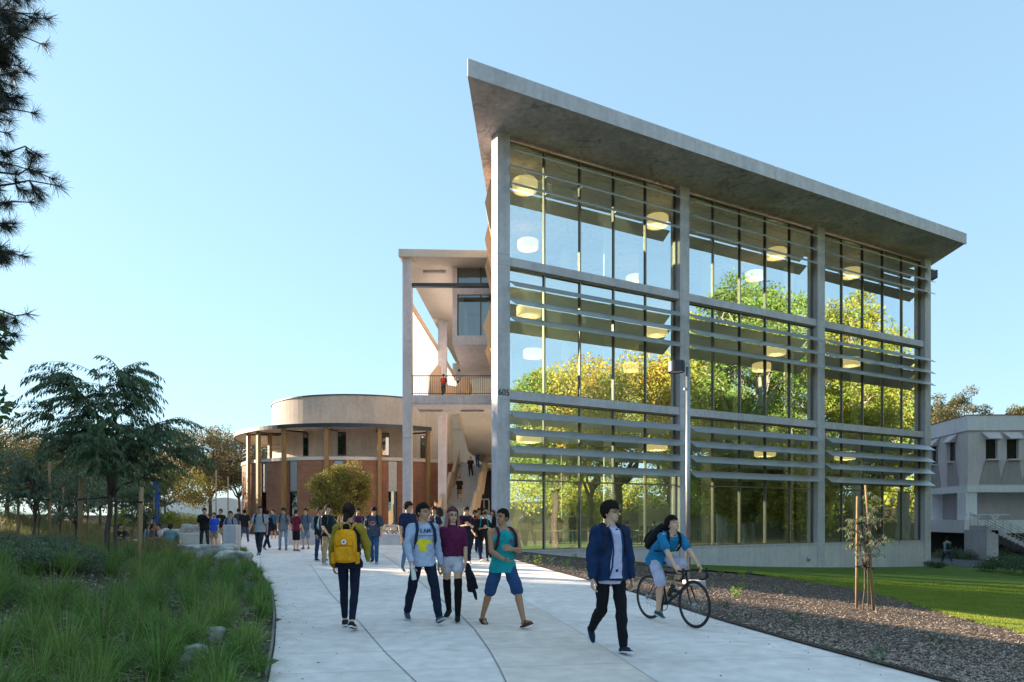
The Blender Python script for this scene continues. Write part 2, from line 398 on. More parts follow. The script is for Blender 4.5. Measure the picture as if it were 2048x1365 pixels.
# low pale halls far behind the plaza
for (a, b, t, bt, Yf, lb) in ((318, 415, 1003, 1030, 100, 'long low white hall with pale curved roof far behind the plaza'), (405, 492, 1008, 1030, 96, 'second low white hall far off beside the round building')):
    o = MB(); x0, x1 = PX(a, Yf), PX(b, Yf); n = 10; top = [(x0+(x1-x0)*k/n, Yf, PZ(t, Yf)+.9*math.sin(math.pi*k/n)) for k in range(n+1)]
    o.extrude([(x0, Yf, 0)]+top+[(x1, Yf, 0)], (0, 12, 0)); h = tag(o.build('distant_hall', M['white'], clean=True), lb, 'building')
    o = MB()
    for k in range(9): xx = x0+(x1-x0)*(k+.5)/9; o.box(xx-.25, xx+.25, Yf-.05, Yf-.01, .6, 1.9)
    o.build('window_band', M['frame'], h)
# ================================================================ main building
TA = Vector((.883, .469, 0)).normalized(); NA = Vector((.469, -.883, 0)).normalized(); DA = Vector((.041, .999, 0)).normalized()
A0 = Vector((-.595, 28, 0))
def FR(u, o, z):   # u along the facade, o outwards
    return A0+TA*u+NA*o+Vector((0, 0, z))
L = 9.76; CW = .58
BLD = empty('glass_learning_building', A0, 'three storey concrete and glass building with horizontal louvers and a big overhanging roof, numbered 605', 'building')
Z1, Z2, ZS = 6.86, 12.40, 17.45
us = [0, L, 2*L, 3*L]
for i, u in enumerate(us):
    mb = MB(); z0 = -2.6
    # shaft in three lifts with thin shadow joints
    for a, b in ((z0, Z1-.42), (Z1-.40, Z1+.02), (Z1+.04, Z2-.42), (Z2-.40, Z2+.02), (Z2+.04, ZS)):
        mb.box(u, u+CW, -.55, 0, a, b, FR)
        if b < ZS: mb.box(u+.012, u+CW-.012, -.54, -.012, b-.001, b+.021, FR)
    o = mb.build('column', M['conc'], BLD)
    if i == 0:   # house number
        cu = bpy.data.curves.new('house_number', 'FONT'); cu.body = '605'; cu.size = .36; cu.extrude = .015; cu.align_x = 'CENTER'
        t = bpy.data.objects.new('t', cu); COL.objects.link(t); dg = bpy.context.evaluated_depsgraph_get()
        me = bpy.data.meshes.new_from_object(t.evaluated_get(dg)); bpy.data.objects.remove(t)
        rot = Matrix((TA, Vector((0, 0, 1)), NA)).transposed().to_4x4()
        me.transform(Matrix.Translation(FR(.29, .01, Z1-.24)) @ rot); me.materials.append(M['dark_steel'])
        link('house_number', me, BLD)
GO = -.34   # glass plane
bays = [(u+CW, u+L) for u in us[:3]]
flo = [(.18, Z1-.36), (Z1, Z2-.36), (Z2, ZS-.12)]
for bi, (u0, u1) in enumerate(bays):
    w = MB(); w.box(u0+.003, u1-.003, -.40, -.06, -3, .14, FR); w.box(u0+.003, u1-.003, -.42, -.03, .14, .18, FR)
    w.build('base_wall', M['conc_base'], BLD)
    for z in (Z1, Z2):
        w = MB(); w.box(u0+.003, u1-.003, -.50, -.08, z-.36, z, FR); w.build('floor_beam', M['conc'], BLD)
    for fi, (z0, z1) in enumerate(flo):
        pn = MB(); n = 5; pw = (u1-u0)/n
        trans = [3.15] if fi == 0 else []
        fm = MB(); t = .035
        us2 = [u0+pw*k for k in range(n+1)]
        for k, uu in enumerate(us2):
            a = uu-t if k else uu; b = uu+t if k < n else uu
            if k == 0: b = uu+2*t
            if k == n: a = uu-2*t
            fm.mi = 0; fm.box(a, b, GO-.09, GO+.07, z0+.06, z1-.07, FR)
            fm.mi = 1; fm.box(a+.01, b-.01, GO+.068, GO+.078, z0+.06, z1-.07, FR)
        fm.mi = 0
        fm.box(u0, u1, GO-.09, GO+.08, z0+.001, z0+.06, FR); fm.box(u0, u1, GO-.09, GO+.08, z1-.07, z1, FR)
        fm.mi = 1; fm.box(u0, u1, GO+.078, GO+.09, z0+.001, z0+.045, FR); fm.box(u0, u1, GO+.078, GO+.09, z1-.05, z1, FR)
        for k in range(n):
            a, b = us2[k]+t, us2[k+1]-t
            seg = [z0+.06]+trans+[z1-.07]
            for q in range(len(seg)-1):
                # very slight tilt per pane so reflections break from pane to pane
                e = rnd.uniform(-.006, .006); e2 = rnd.uniform(-.006, .006)
                pn.quad(FR(a, GO+e, seg[q]), FR(b, GO-e, seg[q]), FR(b, GO-e+e2, seg[q+1]), FR(a, GO+e+e2, seg[q+1]))
            for tz in trans:
                fm.mi = 0; fm.box(a, b, GO-.05, GO+.06, tz-.03, tz+.03, FR); fm.mi = 1; fm.box(a, b, GO+.058, GO+.066, tz-.025, tz+.025, FR)
        g = pn.build('window', M['glass'], BLD)
        fm.build('frame', [M['frame'], M['frame_light']], g)
    # louvers: tilted aluminium blades carried proud of the glass
    ins = Vector((0, 0, 0))
    for fi, zs in ((0, (6.02, 5.30, 4.58, 3.86)), (1, (11.40, 10.68, 9.96)), (2, (16.95, 16.23, 15.51))):
        be = R(35); wd = .60
        for z in zs:
            lb = MB(); oi, oo = -.02, -.02+wd*math.cos(be); dz = wd*math.sin(be); th = .035
            a, b = u0+.01, u1+(-.08 if bi < 2 else .28)
            prof = [(oi, z), (oo, z-dz), (oo-.01, z-dz-.03), (oi-.02, z-th-.01)]
            vs = [FR(a, o, zz) for o, zz in prof]+[FR(b, o, zz) for o, zz in prof]
            lb.add(vs, [(0, 1, 2, 3), (7, 6, 5, 4), (0, 4, 5, 1), (1, 5, 6, 2), (2, 6, 7, 3), (3, 7, 4, 0)])
            for k in range(6):
                uu = u0+(u1-u0)*k/5; lb.box(uu-.015+(.03 if k == 0 else 0), uu+.015+(.03 if k == 0 else 0), GO+.07, oi+.03, z-.07, z-.03, FR)
            lb.build('louver', M['alu'], BLD, clean=True)
# roof slab: parallelogram, edges along the facade and along the depth direction
rb = MB(); q0 = Vector((-1.6, 24.47, 0)); q1 = Vector((26.25, 39.5, 0)); back = 19
q2 = q1+DA*back; q3 = q0+DA*(back+7)
rb.prism([q0, q1, q2, q3], ZS, ZS+.52)
rf = rb.build('roof', M['conc_soffit'], BLD)
fb = MB(); rt = (q1-q0).normalized(); rn = Vector((rt.y, -rt.x, 0))
def RF(u, o, z): return q0+rt*u+rn*o+Vector((0, 0, z))
ln = (q1-q0).length
fb.box(0, ln/2-.01, .002, .05, ZS-.06, ZS+.56, RF); fb.box(ln/2+.01, ln, .002, .05, ZS-.06, ZS+.56, RF)
fb.mi = 1
for k in range(22):
    u = .8+k*(ln-1.6)/21
    for z in (ZS+.13, ZS+.40):
        if (k+int(z*10)) % 2: fb.tube([RF(u, .049, z), RF(u, .053, z)], .02, 8)
fb.build('fascia', [M['conc'], M['joint']], rf)
# floors, ceilings, back walls inside
def poly_in(d0, d1, ua=.3, ub=3*L+.3):   # strip of the interior between depths d0,d1 along DA measured from the facade
    a = FR(ua, -.45, 0)+DA*d0; b = FR(ub, -.45, 0)+DA*d0; c = FR(ub, -.45, 0)+DA*d1; d = FR(ua, -.45, 0)+DA*d1
    return [a, b, c, d]
DEP = 15
for z, nm in ((.10, 'ground_floor'), (Z1-.36, 'floor_slab'), (Z2-.36, 'floor_slab')):
    s = MB(); s.mi = 0; s.prism(poly_in(.1, DEP, .0), z-.02 if z > 1 else -.6, z+.34 if z > 1 else z+.05)
    s.build(nm, [M['ceil'] if z > 1 else M['floor_in']], BLD)
bw = MB(); p = poly_in(DEP, DEP+.3); bw.prism(p, .15, ZS); bw.build('rear_wall', M['wall_in'], BLD)
wg = MB(); wg.prism([(6, 58), (30, 60), (30, 84), (6, 84)], -2, 17.3); wg.build('hidden_shade_block', M['conc'], BLD)  # hidden block added to throw the office block into shade
# right end wall with glass strip, left wall of slots and folded sun shades
rw = MB(); a = FR(3*L+.3, -.55, 0); pr = [a, a+TA*.3, a+TA*.3+DA*DEP, a+DA*DEP]
rw.prism(pr, -2.6, ZS); rw.build('end_wall', M['conc'], BLD)
la = FR(.1, -.55, 0)
def LW(d, o, z): return la+DA*d+Vector((-o, 0, z))
lw = MB()
for d in (0.2, 3.6, 7.2, 10.8, 14.4): lw.box(d, d+.5, -.3, 0, 0, ZS, LW)
for z in (Z1, Z2): lw.box(.0, 15, -.28, -.02, z-.5, z, LW)
lw.build('side_wall', M['pale_wall'], BLD)
sg = MB()
for d in (.7, 4.1, 7.7, 11.3):
    for z0, z1 in ((.3, Z1-.5), (Z1, Z2-.5), (Z2, ZS)): sg.quad(LW(d, -.15, z0), LW(d+2.9, -.15, z0), LW(d+2.9, -.15, z1), LW(d, -.15, z1))
sg.build('side_glazing', glassmat('side_glass', (.93, .97, .9), .08, .8), BLD)
# folded tan sun shades stepping out along the side wall
for (d0, z0, z1, o) in ((2.2, 14.6, 16.9, .55), (4.6, 13.6, 16.6, .75), (6.6, 12.8, 16.2, .9), (3.6, 9.6, 11.6, .75), (5.6, 8.8, 11.0, .8)):
    s = MB(); zm = (z0+z1)/2
    tri = [LW(d0, .02, z1), LW(d0, o*.55, z1-.1), LW(d0, o, zm), LW(d0, o*.6, z0), LW(d0, .02, z0-.2)]
    s.extrude(tri, DA*1.7); s.build('folded_shade', M['tan'], BLD, clean=True)
# interior piers and partition walls that catch the sun
for fi, (z0, z1) in enumerate(((.15, Z1-.38), (Z1-.02, Z2-.38), (Z2-.02, ZS))):
    for k, (u, d) in enumerate(((6.5, 5.2), (13.5, 5.2), (20.5, 5.2), (27, 5.2), (4, 10.5), (11, 10.5), (18, 10.5))):
        q = FR(u, -.45, 0)+DA*d; ip = MB(); ip.prism([(q.x-.22, q.y-.22), (q.x+.22, q.y-.22), (q.x+.22, q.y+.22), (q.x-.22, q.y+.22)], z0, z1); ip.build('interior_column', M['wall_in'], BLD)
    for (u, d, wl, hh) in ((9.2, 8.5, 4.0, 1), (22, 6.5, 6.5, 1)):
        q = FR(u, -.45, 0)+DA*d; ww = MB(); ww.prism([q, q+TA*wl, q+TA*wl+DA*.2, q+DA*.2], z0, z1 if hh else z0+1); ww.build('interior_wall', M['wall_col'] if fi == 1 else M['wall_in'], BLD)
# stub beam at the right end
sb = MB(); q = P(1866, 545, 46); sb.box(q.x-.3, q.x+.32, 46, 50, PZ(556, 46), PZ(540, 46)); sb.build('beam_end', M['dark_steel'], BLD)
# wall light
wl = MB(); q = FR(2*L-.7, -.05, -.62); wl.lathe([(0, .12), (.07, .1), (.10, 0), (.10, -.12), (0, -.13)], q, 12); wl.build('wall_light', M['steel'], BLD, smooth=True)
# pendant lamps
def pendant(px, py, Y, zc, label, rr=.57):
    x = PX(px, Y); z = PZ(py, Y)
    o = empty('pendant_lamp', (x, Y, z), label, 'lamp', 'round pendant lamps behind the glass')
    m = MB(); h = .23
    m.lathe([(0, -h-.03), (rr*.6, -h-.02), (rr-.03, -h), (rr, -h+.05), (rr, h-.05), (rr-.04, h), (0, h)], (x, Y, z), 28)
    m.build('lamp_shade', M['lamp'], o, smooth=True)
    c = MB(); c.tube([(x, Y, z+h), (x, Y, zc)], .012, 5); c.lathe([(0, 0), (.1, 0), (.1, -.05), (0, -.06)], (x, Y, zc-.005), 10); c.build('cable', M['cable'], o)
    l = bpy.data.lights.new('pendant_light', 'POINT'); l.energy = 15; l.color = (1, .93, .76); l.shadow_soft_size = .3; lo_ = bpy.data.objects.new('pendant_light', l); COL.objects.link(lo_); lo_.location = (x, Y, z-h-.45)
    return o
fl = ['ground', 'middle', 'upper']
for (px, py, f, row, bay) in ((1050, 372, 2, 0, 'left'), (1314, 443, 2, 0, 'left right'), (1552, 508, 2, 0, 'middle'), (1702, 547, 2, 0, 'right'),
                         (1056, 490, 2, 1, 'left'), (1510, 552, 2, 1, 'middle'), (1270, 560, 2, 1, 'left right'),
                         (1058, 623, 1, 0, 'left'), (1312, 663, 1, 0, 'left right'), (1551, 702, 1, 0, 'middle'), (1702, 725, 1, 0, 'right'),
                         (1066, 708, 1, 1, 'left'), (1264, 735, 1, 1, 'left right'), (1523, 735, 1, 1, 'middle'),
                         (1058, 875, 0, 0, 'left'), (1312, 892, 0, 0, 'left right'), (1530, 905, 0, 0, 'middle'), (1690, 912, 0, 0, 'right')):
    zl = (5.2, 10.95, 16.5)[f]; Y = (zl-CAMZ)*F/(HZ-py); zc = (Z1-.39, Z2-.39, ZS-.01)[f]
    place = {'left': 'at left of left bay', 'left right': 'at right of left bay', 'middle': 'in the middle bay', 'right': 'in the right bay'}[bay]
    pendant(px, py, Y, zc, f'cream drum lamp {"deeper inside" if row else "close behind"} {fl[f]} storey glass {place}')

# ================================================================ stair tower
YT = 36.0
TW = empty('stair_tower', (PX(814, YT), YT, .25), 'open concrete stair tower with flat canopy and railed walkway beside the glass building', 'stair tower')
dT = Vector((.041, .999, 0))
def TX(x, y): return x+(y-YT)*.041
xl, xr = PX(805, YT), PX(823, YT)
c = MB(); zc = PZ(517, YT)
for a, b in ((-.3, 5.8), (5.82, 10.9), (10.92, zc)):
    c.box(xl, xr, YT, YT+.5, a, b)
c.build('column', M['conc'], TW)
Y2 = YT*1.31; c = MB(); c.box(PX(876, Y2), PX(893, Y2), Y2, Y2+.55, -.3, zc); c.build('column', M['conc'], TW)
Y3 = YT*1.75; c = MB(); c.box(PX(924, Y3), PX(936, Y3), Y3, Y3+.55, -.3, zc); c.build('column', M['conc'], TW)
# canopy
rb = MB(); x0 = PX(797, YT-.3); zt = PZ(498, YT-.3)
rb.prism([(x0, YT-.3), (-.6, YT-.05), (-.6+.9, YT+26), (x0+1.07, YT+26)], zc, zt); rb.build('canopy_roof', M['pale_wall'], TW)
bm_ = MB(); bm_.box(xr, -.5, YT+.1, YT+.35, PZ(572, YT), PZ(565, YT)); bm_.build('tie_beam', M['dark_steel'], TW)
# upper room with window
Yb = 37.2; xb0 = PX(905, Yb); zb0, zb1 = PZ(690, Yb), zc-.02
rm = MB(); rm.box(xb0, xb0+.25, Yb, Yb+9, zb0, zb1); rm.box(xb0+.25, -.35, Yb, Yb+9, zb0, zb0+.5)
rm.box(xb0+.25, -.35, Yb+.1, Yb+.4, PZ(588, Yb), PZ(566, Yb)); rm.box(xb0+.25, -.35, Yb+8.8, Yb+9, zb0+.5, zb1)
rm.build('upper_room', M['conc'], TW)
gw = MB(); gw.quad((xb0+.25, Yb+.2, zb0+.5), (-.35, Yb+.2, zb0+.5), (-.35, Yb+.2, zb1), (xb0+.25, Yb+.2, zb1))
gq = gw.build('window', M['glass_dark'], TW)
fr = MB(); xm = PX(960, Yb)
for x in (xb0+.25, xm, -.5): fr.box(x, x+.07, Yb+.12, Yb+.28, zb0+.5, zb1)
fr.build('frame', M['frame'], gq)
# fixtures
def fixture(px, py, Y, w, label):
    x = PX(px, Y); z = PZ(py, Y); m = MB(); m.box(x-w/2, x+w/2, Y-.08, Y+.08, z-.05, z+.03)
    return m.build('ceiling_light', M['steel'], TW)
fixture(869, 545, YT+1.8, 1.25, 0)
# walkway deck with railing
zd = PZ(797, YT); zdt = PZ(790, YT)
dk = MB(); dk.box(xr, -.35, YT+.12, YT+.3, PZ(806, YT), zdt); dk.box(xr, -.35, YT+.3, YT+3.4, zd-.25, zdt-.03); dk.box(xr, -.35, YT+.13, YT+.4, PZ(809, YT), PZ(806.5, YT)); dk.build('deck', M['conc'], TW)
rl = MB(); zr = PZ(750, YT)
rl.box(xr, -.35, YT+.14, YT+.19, zr-.04, zr); rl.box(xr, -.35, YT+.145, YT+.185, zdt+.08, zdt+.11)
x = xr+.05
while x < -.4: rl.box(x, x+.018, YT+.155, YT+.175, zdt, zr-.03); x += .115
rl.build('railing', M['dark_steel'], TW)
for px in (862, 945):
    fixture(px, 822, YT+2.3, 1.3, 0)
# left-hand white mesh screen along the depth direction
sc = MB(); ya, yb = YT+.6, YT+24; xs = xl+.1
zt_ = PZ(604, YT+.6)
poly = [(xs, ya, 8.1), (TX(xs, yb), yb, 11.3), (TX(xs, yb), yb, zt_), (xs, ya, zt_)]
sc.extrude(poly, (.05, 0, 0)); scr = sc.build('screen_panel', M['white_panel'], TW)
se = MB(); poly = [(xs-.06, ya, zt_), (TX(xs, yb)-.06, yb, zt_), (TX(xs, yb)-.06, yb, zt_+.32), (xs-.06, ya, zt_+.32)]; se.extrude(poly, (.18, 0, 0)); se.build('screen_rail', M['tan'], scr)
# stairs: lower flight going away, with stepped tan parapets
def flight(name, X0, X1, Ya, Za, Yb_, Zb, steps, mat, landing=0):
    m = MB(); n = steps
    for k in range(n):
        y0 = Ya+(Yb_-Ya)*k/n; y1 = Ya+(Yb_-Ya)*(k+1)/n; z = Za+(Zb-Za)*(k+1)/n; zu = Za+(Zb-Za)*k/n-.25
        m.box(X0+(y0-Ya)*.041, X1+(y0-Ya)*.041, min(y0, y1), max(y0, y1)+.001, zu, z)
        m.mi = 1; m.box(X0+(y0-Ya)*.041+.01, X1+(y0-Ya)*.041-.01, y0-.012, y0+.05, z-.035, z+.004); m.mi = 0  # strip on each step edge stands in for the nosing's shadow line
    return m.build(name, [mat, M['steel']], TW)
YS = 44.0
sx0, sx1 = PX(873, YS), PX(938, YS)
segs = [(YS, .25, 47.6, 2.3), (48.9, 2.3, 51.6, 3.9), (52.9, 3.9, 56.5, 6.0)]
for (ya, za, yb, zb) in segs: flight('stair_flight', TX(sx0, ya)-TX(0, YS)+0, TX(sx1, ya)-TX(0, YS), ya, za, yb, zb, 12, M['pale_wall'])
ld = MB()
for (ya, z) in ((47.6, 2.3), (51.6, 3.9)): ld.box(sx0+(ya-YS)*.041, sx1+(ya-YS)*.041, ya, ya+1.3, z-.3, z)
ld.box(sx0+.5, 1.2, 56.5, 60, 5.7, 6.0); ld.build('stair_landing', M['pale_wall'], TW)
prof = [(YS-.6, .25), (YS-.2, .25), (47.6, 2.3), (48.9, 2.3), (51.6, 3.9), (52.9, 3.9), (56.5, 6.0), (57.5, 6.0)]
for s, xx, tp in ((0, sx0-.22, 56.2), (1, sx1+.02, 54)):
    p2 = MB(); top = []; bot = []
    for (y, z) in prof: top.append((xx+(y-YS)*.041, y, z+1.15)); bot.append((xx+(y-YS)*.041, y, z-.5))
    p2.extrude(top+bot[::-1], (.2, 0, 0)); pp = p2.build('stair_parapet', M['tan'], TW, clean=True)
    hr = MB(); hr.tube([(a+.1+(.14 if s == 0 else -.14), y, z+.02) for a, y, z in top], .025, 6); hr.build('handrail', M['steel'], pp)
# return flight, seen from below
fl2 = MB(); a = [(PX(921, 39.4), 39.4, PZ(823, 39.4)), (PX(940, 55), 55, PZ(903, 55)), (PX(968, 57), 57, PZ(926, 57)), (-.2, 57, PZ(926, 57)), (-.2, 39.4, PZ(823, 39.4))]
fl2.extrude(a, (0, 0, .35)); f2 = fl2.build('return_flight', M['pale_wall'], TW, clean=True)
ep = MB(); q = [Vector(a[0]), Vector(a[1]), Vector(a[2])]
for s, e in ((q[0], q[1]), (q[1], q[2])):
    ep.add([s, e, e+Vector((0, 0, 1.3)), s+Vector((0, 0, 1.3)), s+Vector((-.15, 0, 0)), e+Vector((-.15, 0, 0)), e+Vector((-.15, 0, 1.3)), s+Vector((-.15, 0, 1.3))], [(0, 1, 2, 3), (7, 6, 5, 4), (3, 2, 6, 7), (0, 4, 5, 1), (0, 3, 7, 4), (1, 5, 6, 2)])
ep.build('flight_edge', M['tan'], f2, clean=True)
# upper tan parapets of the next flights
def slabpar(pts, Y0, th=.25, mat='tan', ln=.0):
    m = MB(); m.extrude([P(x, y, Y0+ln*i) for i, (x, y) in enumerate(pts)], (0, th, 0)); return m.build('stair_parapet', M[mat], TW, clean=True)
slabpar([(823, 772), (834, 781), (876, 729), (881, 734), (884, 800), (823, 800)], 44, .3)
slabpar([(881, 764), (898, 771), (912, 773), (929, 748), (940, 756), (936, 802), (881, 802)], 47, .3)
slabpar([(930, 747), (945, 774), (945, 782), (932, 803), (928, 803)], 47.8, .3)
# back wall of the stair court, with storey lines
bk = MB(); bk.mi = 0; bk.box(PX(905, 60), 2.5, 60, 60.4, 5.9, 15.2)
for z in (12.9, 11.6, 10.6, 9.4): bk.box(PX(905, 60), 2.4, 59.9, 60, z, z+.35)
bk.box(PX(938, 60), 0, 59.6, 59.9, 8.4, 8.55); bk.build('court_wall', M['pale_wall'], TW)
# lower block behind the stair
lb = MB(); lb.box(PX(860, 63), 2.5, 63, 66, 0, PZ(826, 63)); lb.build('rear_block', M['block_grey'], TW)
lg = MB(); lg.quad((PX(892, 62.9), 62.9, 0.3), (PX(928, 62.9), 62.9, .3), (PX(928, 62.9), 62.9, PZ(852, 63)), (PX(892, 62.9), 62.9, PZ(852, 63)))
o = lg.build('rear_window', M['glass_dark'], TW); lf = MB()
for px in (892, 910, 928): x = PX(px, 62.8); lf.box(x-.06, x+.06, 62.75, 62.95, .3, PZ(852, 63))
for py in (852, 872, 930): lf.box(PX(892, 62.8), PX(928, 62.8), 62.76, 62.94, PZ(py, 62.8)-.06, PZ(py, 62.8)+.06)
lf.build('frame', M['frame'], o)
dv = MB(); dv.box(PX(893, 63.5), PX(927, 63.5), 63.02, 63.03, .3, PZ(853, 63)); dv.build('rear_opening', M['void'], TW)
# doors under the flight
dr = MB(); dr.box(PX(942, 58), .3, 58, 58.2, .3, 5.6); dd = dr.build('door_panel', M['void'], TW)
df = MB()
for px in (945, 958, 968, 978): x = PX(px, 57.9); df.box(x-.05, x+.05, 57.85, 57.98, .3, 3.1)
df.box(PX(945, 57.9), PX(978, 57.9), 57.86, 57.97, 3.1, 3.22); df.build('door_frame', M['steel'], dd)

# ================================================================ round brick hall
YC = 62.; XC = PX(735, YC); DR = empty('round_hall', (XC, YC, .25), 'round brick hall with beige drum, ring canopy and ochre timber posts', 'building')
def ring(mb, r0, r1, z0, z1, n=96, a0=0, a1=2*math.pi):
    mb.lathe([(r0, z0), (r1, z0), (r1, z1), (r0, z1), (r0, z0)], (XC, YC, 0), n, a0, a1)
o = MB(); ring(o, .5, 8.2, 0, 11.25, 96); o.build('upper_drum', M['beige'], DR, smooth=False)
o = MB(); ring(o, .5, 8.28, 11.252, 11.34); o.build('roof', M['dark_steel'], DR)
# brick wall: object origin at the centre so that the brick pattern wraps round
bo = MB(); n = 120
slots = []
def px_ang(px, r):    # angle of the wall point seen at pixel px on the near side
    best = None
    for k in range(0, 1800):
        a = math.pi+math.pi*k/1800
        x = XC+r*math.cos(a); y = YC+r*math.sin(a); q = CX+F*x/y
        vis = (x*math.cos(a)+y*math.sin(a)) < 0
        if vis and (best is None or abs(q-px) < best[0]): best = (abs(q-px), a)
    return best[1]
post_px = [497, 517, 568, 653, 759, 856]
RB = 10.6
slot_a = [px_ang(p, RB)+.055 for p in (519, 573, 661, 770)]
segs_a = []; edges = [math.pi*.55]
for s in slot_a: edges += [s-.03, s+.035]
edges.append(math.pi*2.2)
bw = bpy.data.objects
for k in range(0, len(edges), 2):
    bo.lathe([(RB-.3, 0), (RB, 0), (RB, 5.95), (RB-.3, 5.95), (RB-.3, 0)], (0, 0, 0), 30, edges[k], edges[k+1])
me = bpy.data.meshes.new('brick_wall'); me.from_pydata(bo.v, [], bo.f); me.materials.append(M['brick']); me.update()
ob = bpy.data.objects.new('brick_wall', me); COL.objects.link(ob); ob.parent = DR; ob.location = (0, 0, -.25)
o = MB(); ring(o, 8.25, RB+.08, 5.952, 6.2); o.build('balcony_band', M['pale_wall'], DR)
for s in slot_a:
    o = MB(); a = s
    o.lathe([(RB-.2, .25), (RB-.15, .25), (RB-.15, 5.9), (RB-.2, 5.9), (RB-.2, .25)], (XC, YC, 0), 3, a-.029, a+.034); w = o.build('slot_window', M['glass_dark'], DR)
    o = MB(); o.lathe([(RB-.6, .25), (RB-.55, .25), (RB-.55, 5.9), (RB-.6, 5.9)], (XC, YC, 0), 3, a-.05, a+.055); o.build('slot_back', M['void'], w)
    o = MB(); o.lathe([(RB-.12, 3.6), (RB-.06, 3.6), (RB-.06, 5.9), (RB-.12, 5.9), (RB-.12, 3.6)], (XC, YC, 0), 3, a-.028, a+.033); o.build('slot_panel', M['steel'], w)
# upper narrow windows
for px, w in ((612, .5), (684, .65), (771, .6), (846, .5), (815, .4)):
    a = px_ang(px, 8.2); h = w/8.2/2*1.0
    o = MB(); o.lathe([(8.21, 6.5), (8.26, 6.5), (8.26, 8.35), (8.21, 8.35), (8.21, 6.5)], (XC, YC, 0), 2, a-h, a+h); o.build('window', M['frame'], DR)
    o = MB(); o.lathe([(8.262, 6.58), (8.262, 8.27)], (XC, YC, 0), 2, a-h*.85, a+h*.85); o.build('pane', glassmat('drum_glass', (.25, .3, .33), .25, 1), DR)
# ring canopy
RC = 11.15; ea = px_ang(862, RC)
o = MB(); o.lathe([(8.3, 8.62), (RC, 8.36), (RC+.05, 8.5), (RC, 8.62), (8.3, 8.8), (8.3, 8.62)], (XC, YC, 0), 80, math.pi*.6, ea); cn = o.build('ring_canopy', M['beige'], DR, clean=True)
o = MB(); o.lathe([(RC+.052, 8.34), (RC+.09, 8.34), (RC+.09, 8.64), (RC+.052, 8.64), (RC+.052, 8.34)], (XC, YC, 0), 80, math.pi*.6, ea); o.build('canopy_edge', M['dark_steel'], cn)
for px in post_px+[540]:
    rr = RC-.35 if px != 540 else 9.6
    a = px_ang(px, rr); x = XC+rr*math.cos(a); y = YC+rr*math.sin(a)
    o = MB(); d = Vector((math.cos(a), math.sin(a), 0)); e = Vector((-d.y, d.x, 0)); z0 = 0 if px != 540 else 6.2
    o.add([Vector((x, y, zz))+d*i*.13+e*j*.14 for zz in (z0, 8.36) for (i, j) in ((-1, -1), (1, -1), (1, 1), (-1, 1))], [(3, 2, 1, 0), (4, 5, 6, 7), (0, 1, 5, 4), (1, 2, 6, 5), (2, 3, 7, 6), (3, 0, 4, 7)])
    pp = o.build('post', M['timber'], DR)
    o = MB(); i0 = Vector((XC+8.3*math.cos(a), YC+8.3*math.sin(a), 8.42)); i1 = Vector((x, y, 8.25)); o.tube([i0, i1], .07, 6); o.build('rafter', M['dark_steel'], pp)
# balcony rail
o = MB()
for z in (6.6, 6.9, 7.2): o.lathe([(RB-.02, z), (RB+.0, z), (RB+.0, z+.03), (RB-.02, z+.03), (RB-.02, z)], (XC, YC, 0), 30, math.pi*.8, px_ang(560, RB))
o.build('balcony_rail', M['dark_steel'], DR)

# ================================================================ right building
YR = 56.; RBD = empty('office_block', P(1935, 1035, YR), 'grey beige precast office block with hooded windows and outside stair', 'building')
cx_ = PX(1936, YR)
def zq(py): return PZ(py, YR)
# plan: front face along +x, left face receding
e1 = Vector((1, -.02, 0)).normalized(); e0 = Vector((.12, 1, 0)).normalized()
c0 = Vector((cx_, YR, 0))
def RX(u, o, z): return c0+e1*u+Vector((0, -1, 0))*o+Vector((0, 0, z))      # front face
nl = Vector((-e0.y, e0.x, 0))
def RL(u, o, z): return c0+e0*u+nl*o+Vector((0, 0, z))                      # left face
def slab(mb, z0, z1, out):
    ln = 36
    a = c0+Vector((-out*.9, -out, 0)); b = a+e1*ln; cc = b+Vector((0, 24, 0)); d = a+e0*24
    mb.prism([a, b, cc, d], z0, z1)
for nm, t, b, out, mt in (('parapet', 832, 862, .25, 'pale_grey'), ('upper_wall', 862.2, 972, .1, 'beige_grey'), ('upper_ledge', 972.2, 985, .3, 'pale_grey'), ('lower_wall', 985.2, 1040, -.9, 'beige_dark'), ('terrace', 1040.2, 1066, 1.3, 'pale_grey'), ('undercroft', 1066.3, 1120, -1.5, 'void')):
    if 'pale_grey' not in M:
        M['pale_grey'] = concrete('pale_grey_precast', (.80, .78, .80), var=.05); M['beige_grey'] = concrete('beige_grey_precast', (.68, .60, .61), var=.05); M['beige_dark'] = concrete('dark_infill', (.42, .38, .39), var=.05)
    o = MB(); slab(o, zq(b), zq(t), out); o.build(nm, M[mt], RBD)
o = MB(); slab(o, zq(831.8), zq(830.5), .3); o.build('roof_edge', M['gate_red'], RBD)
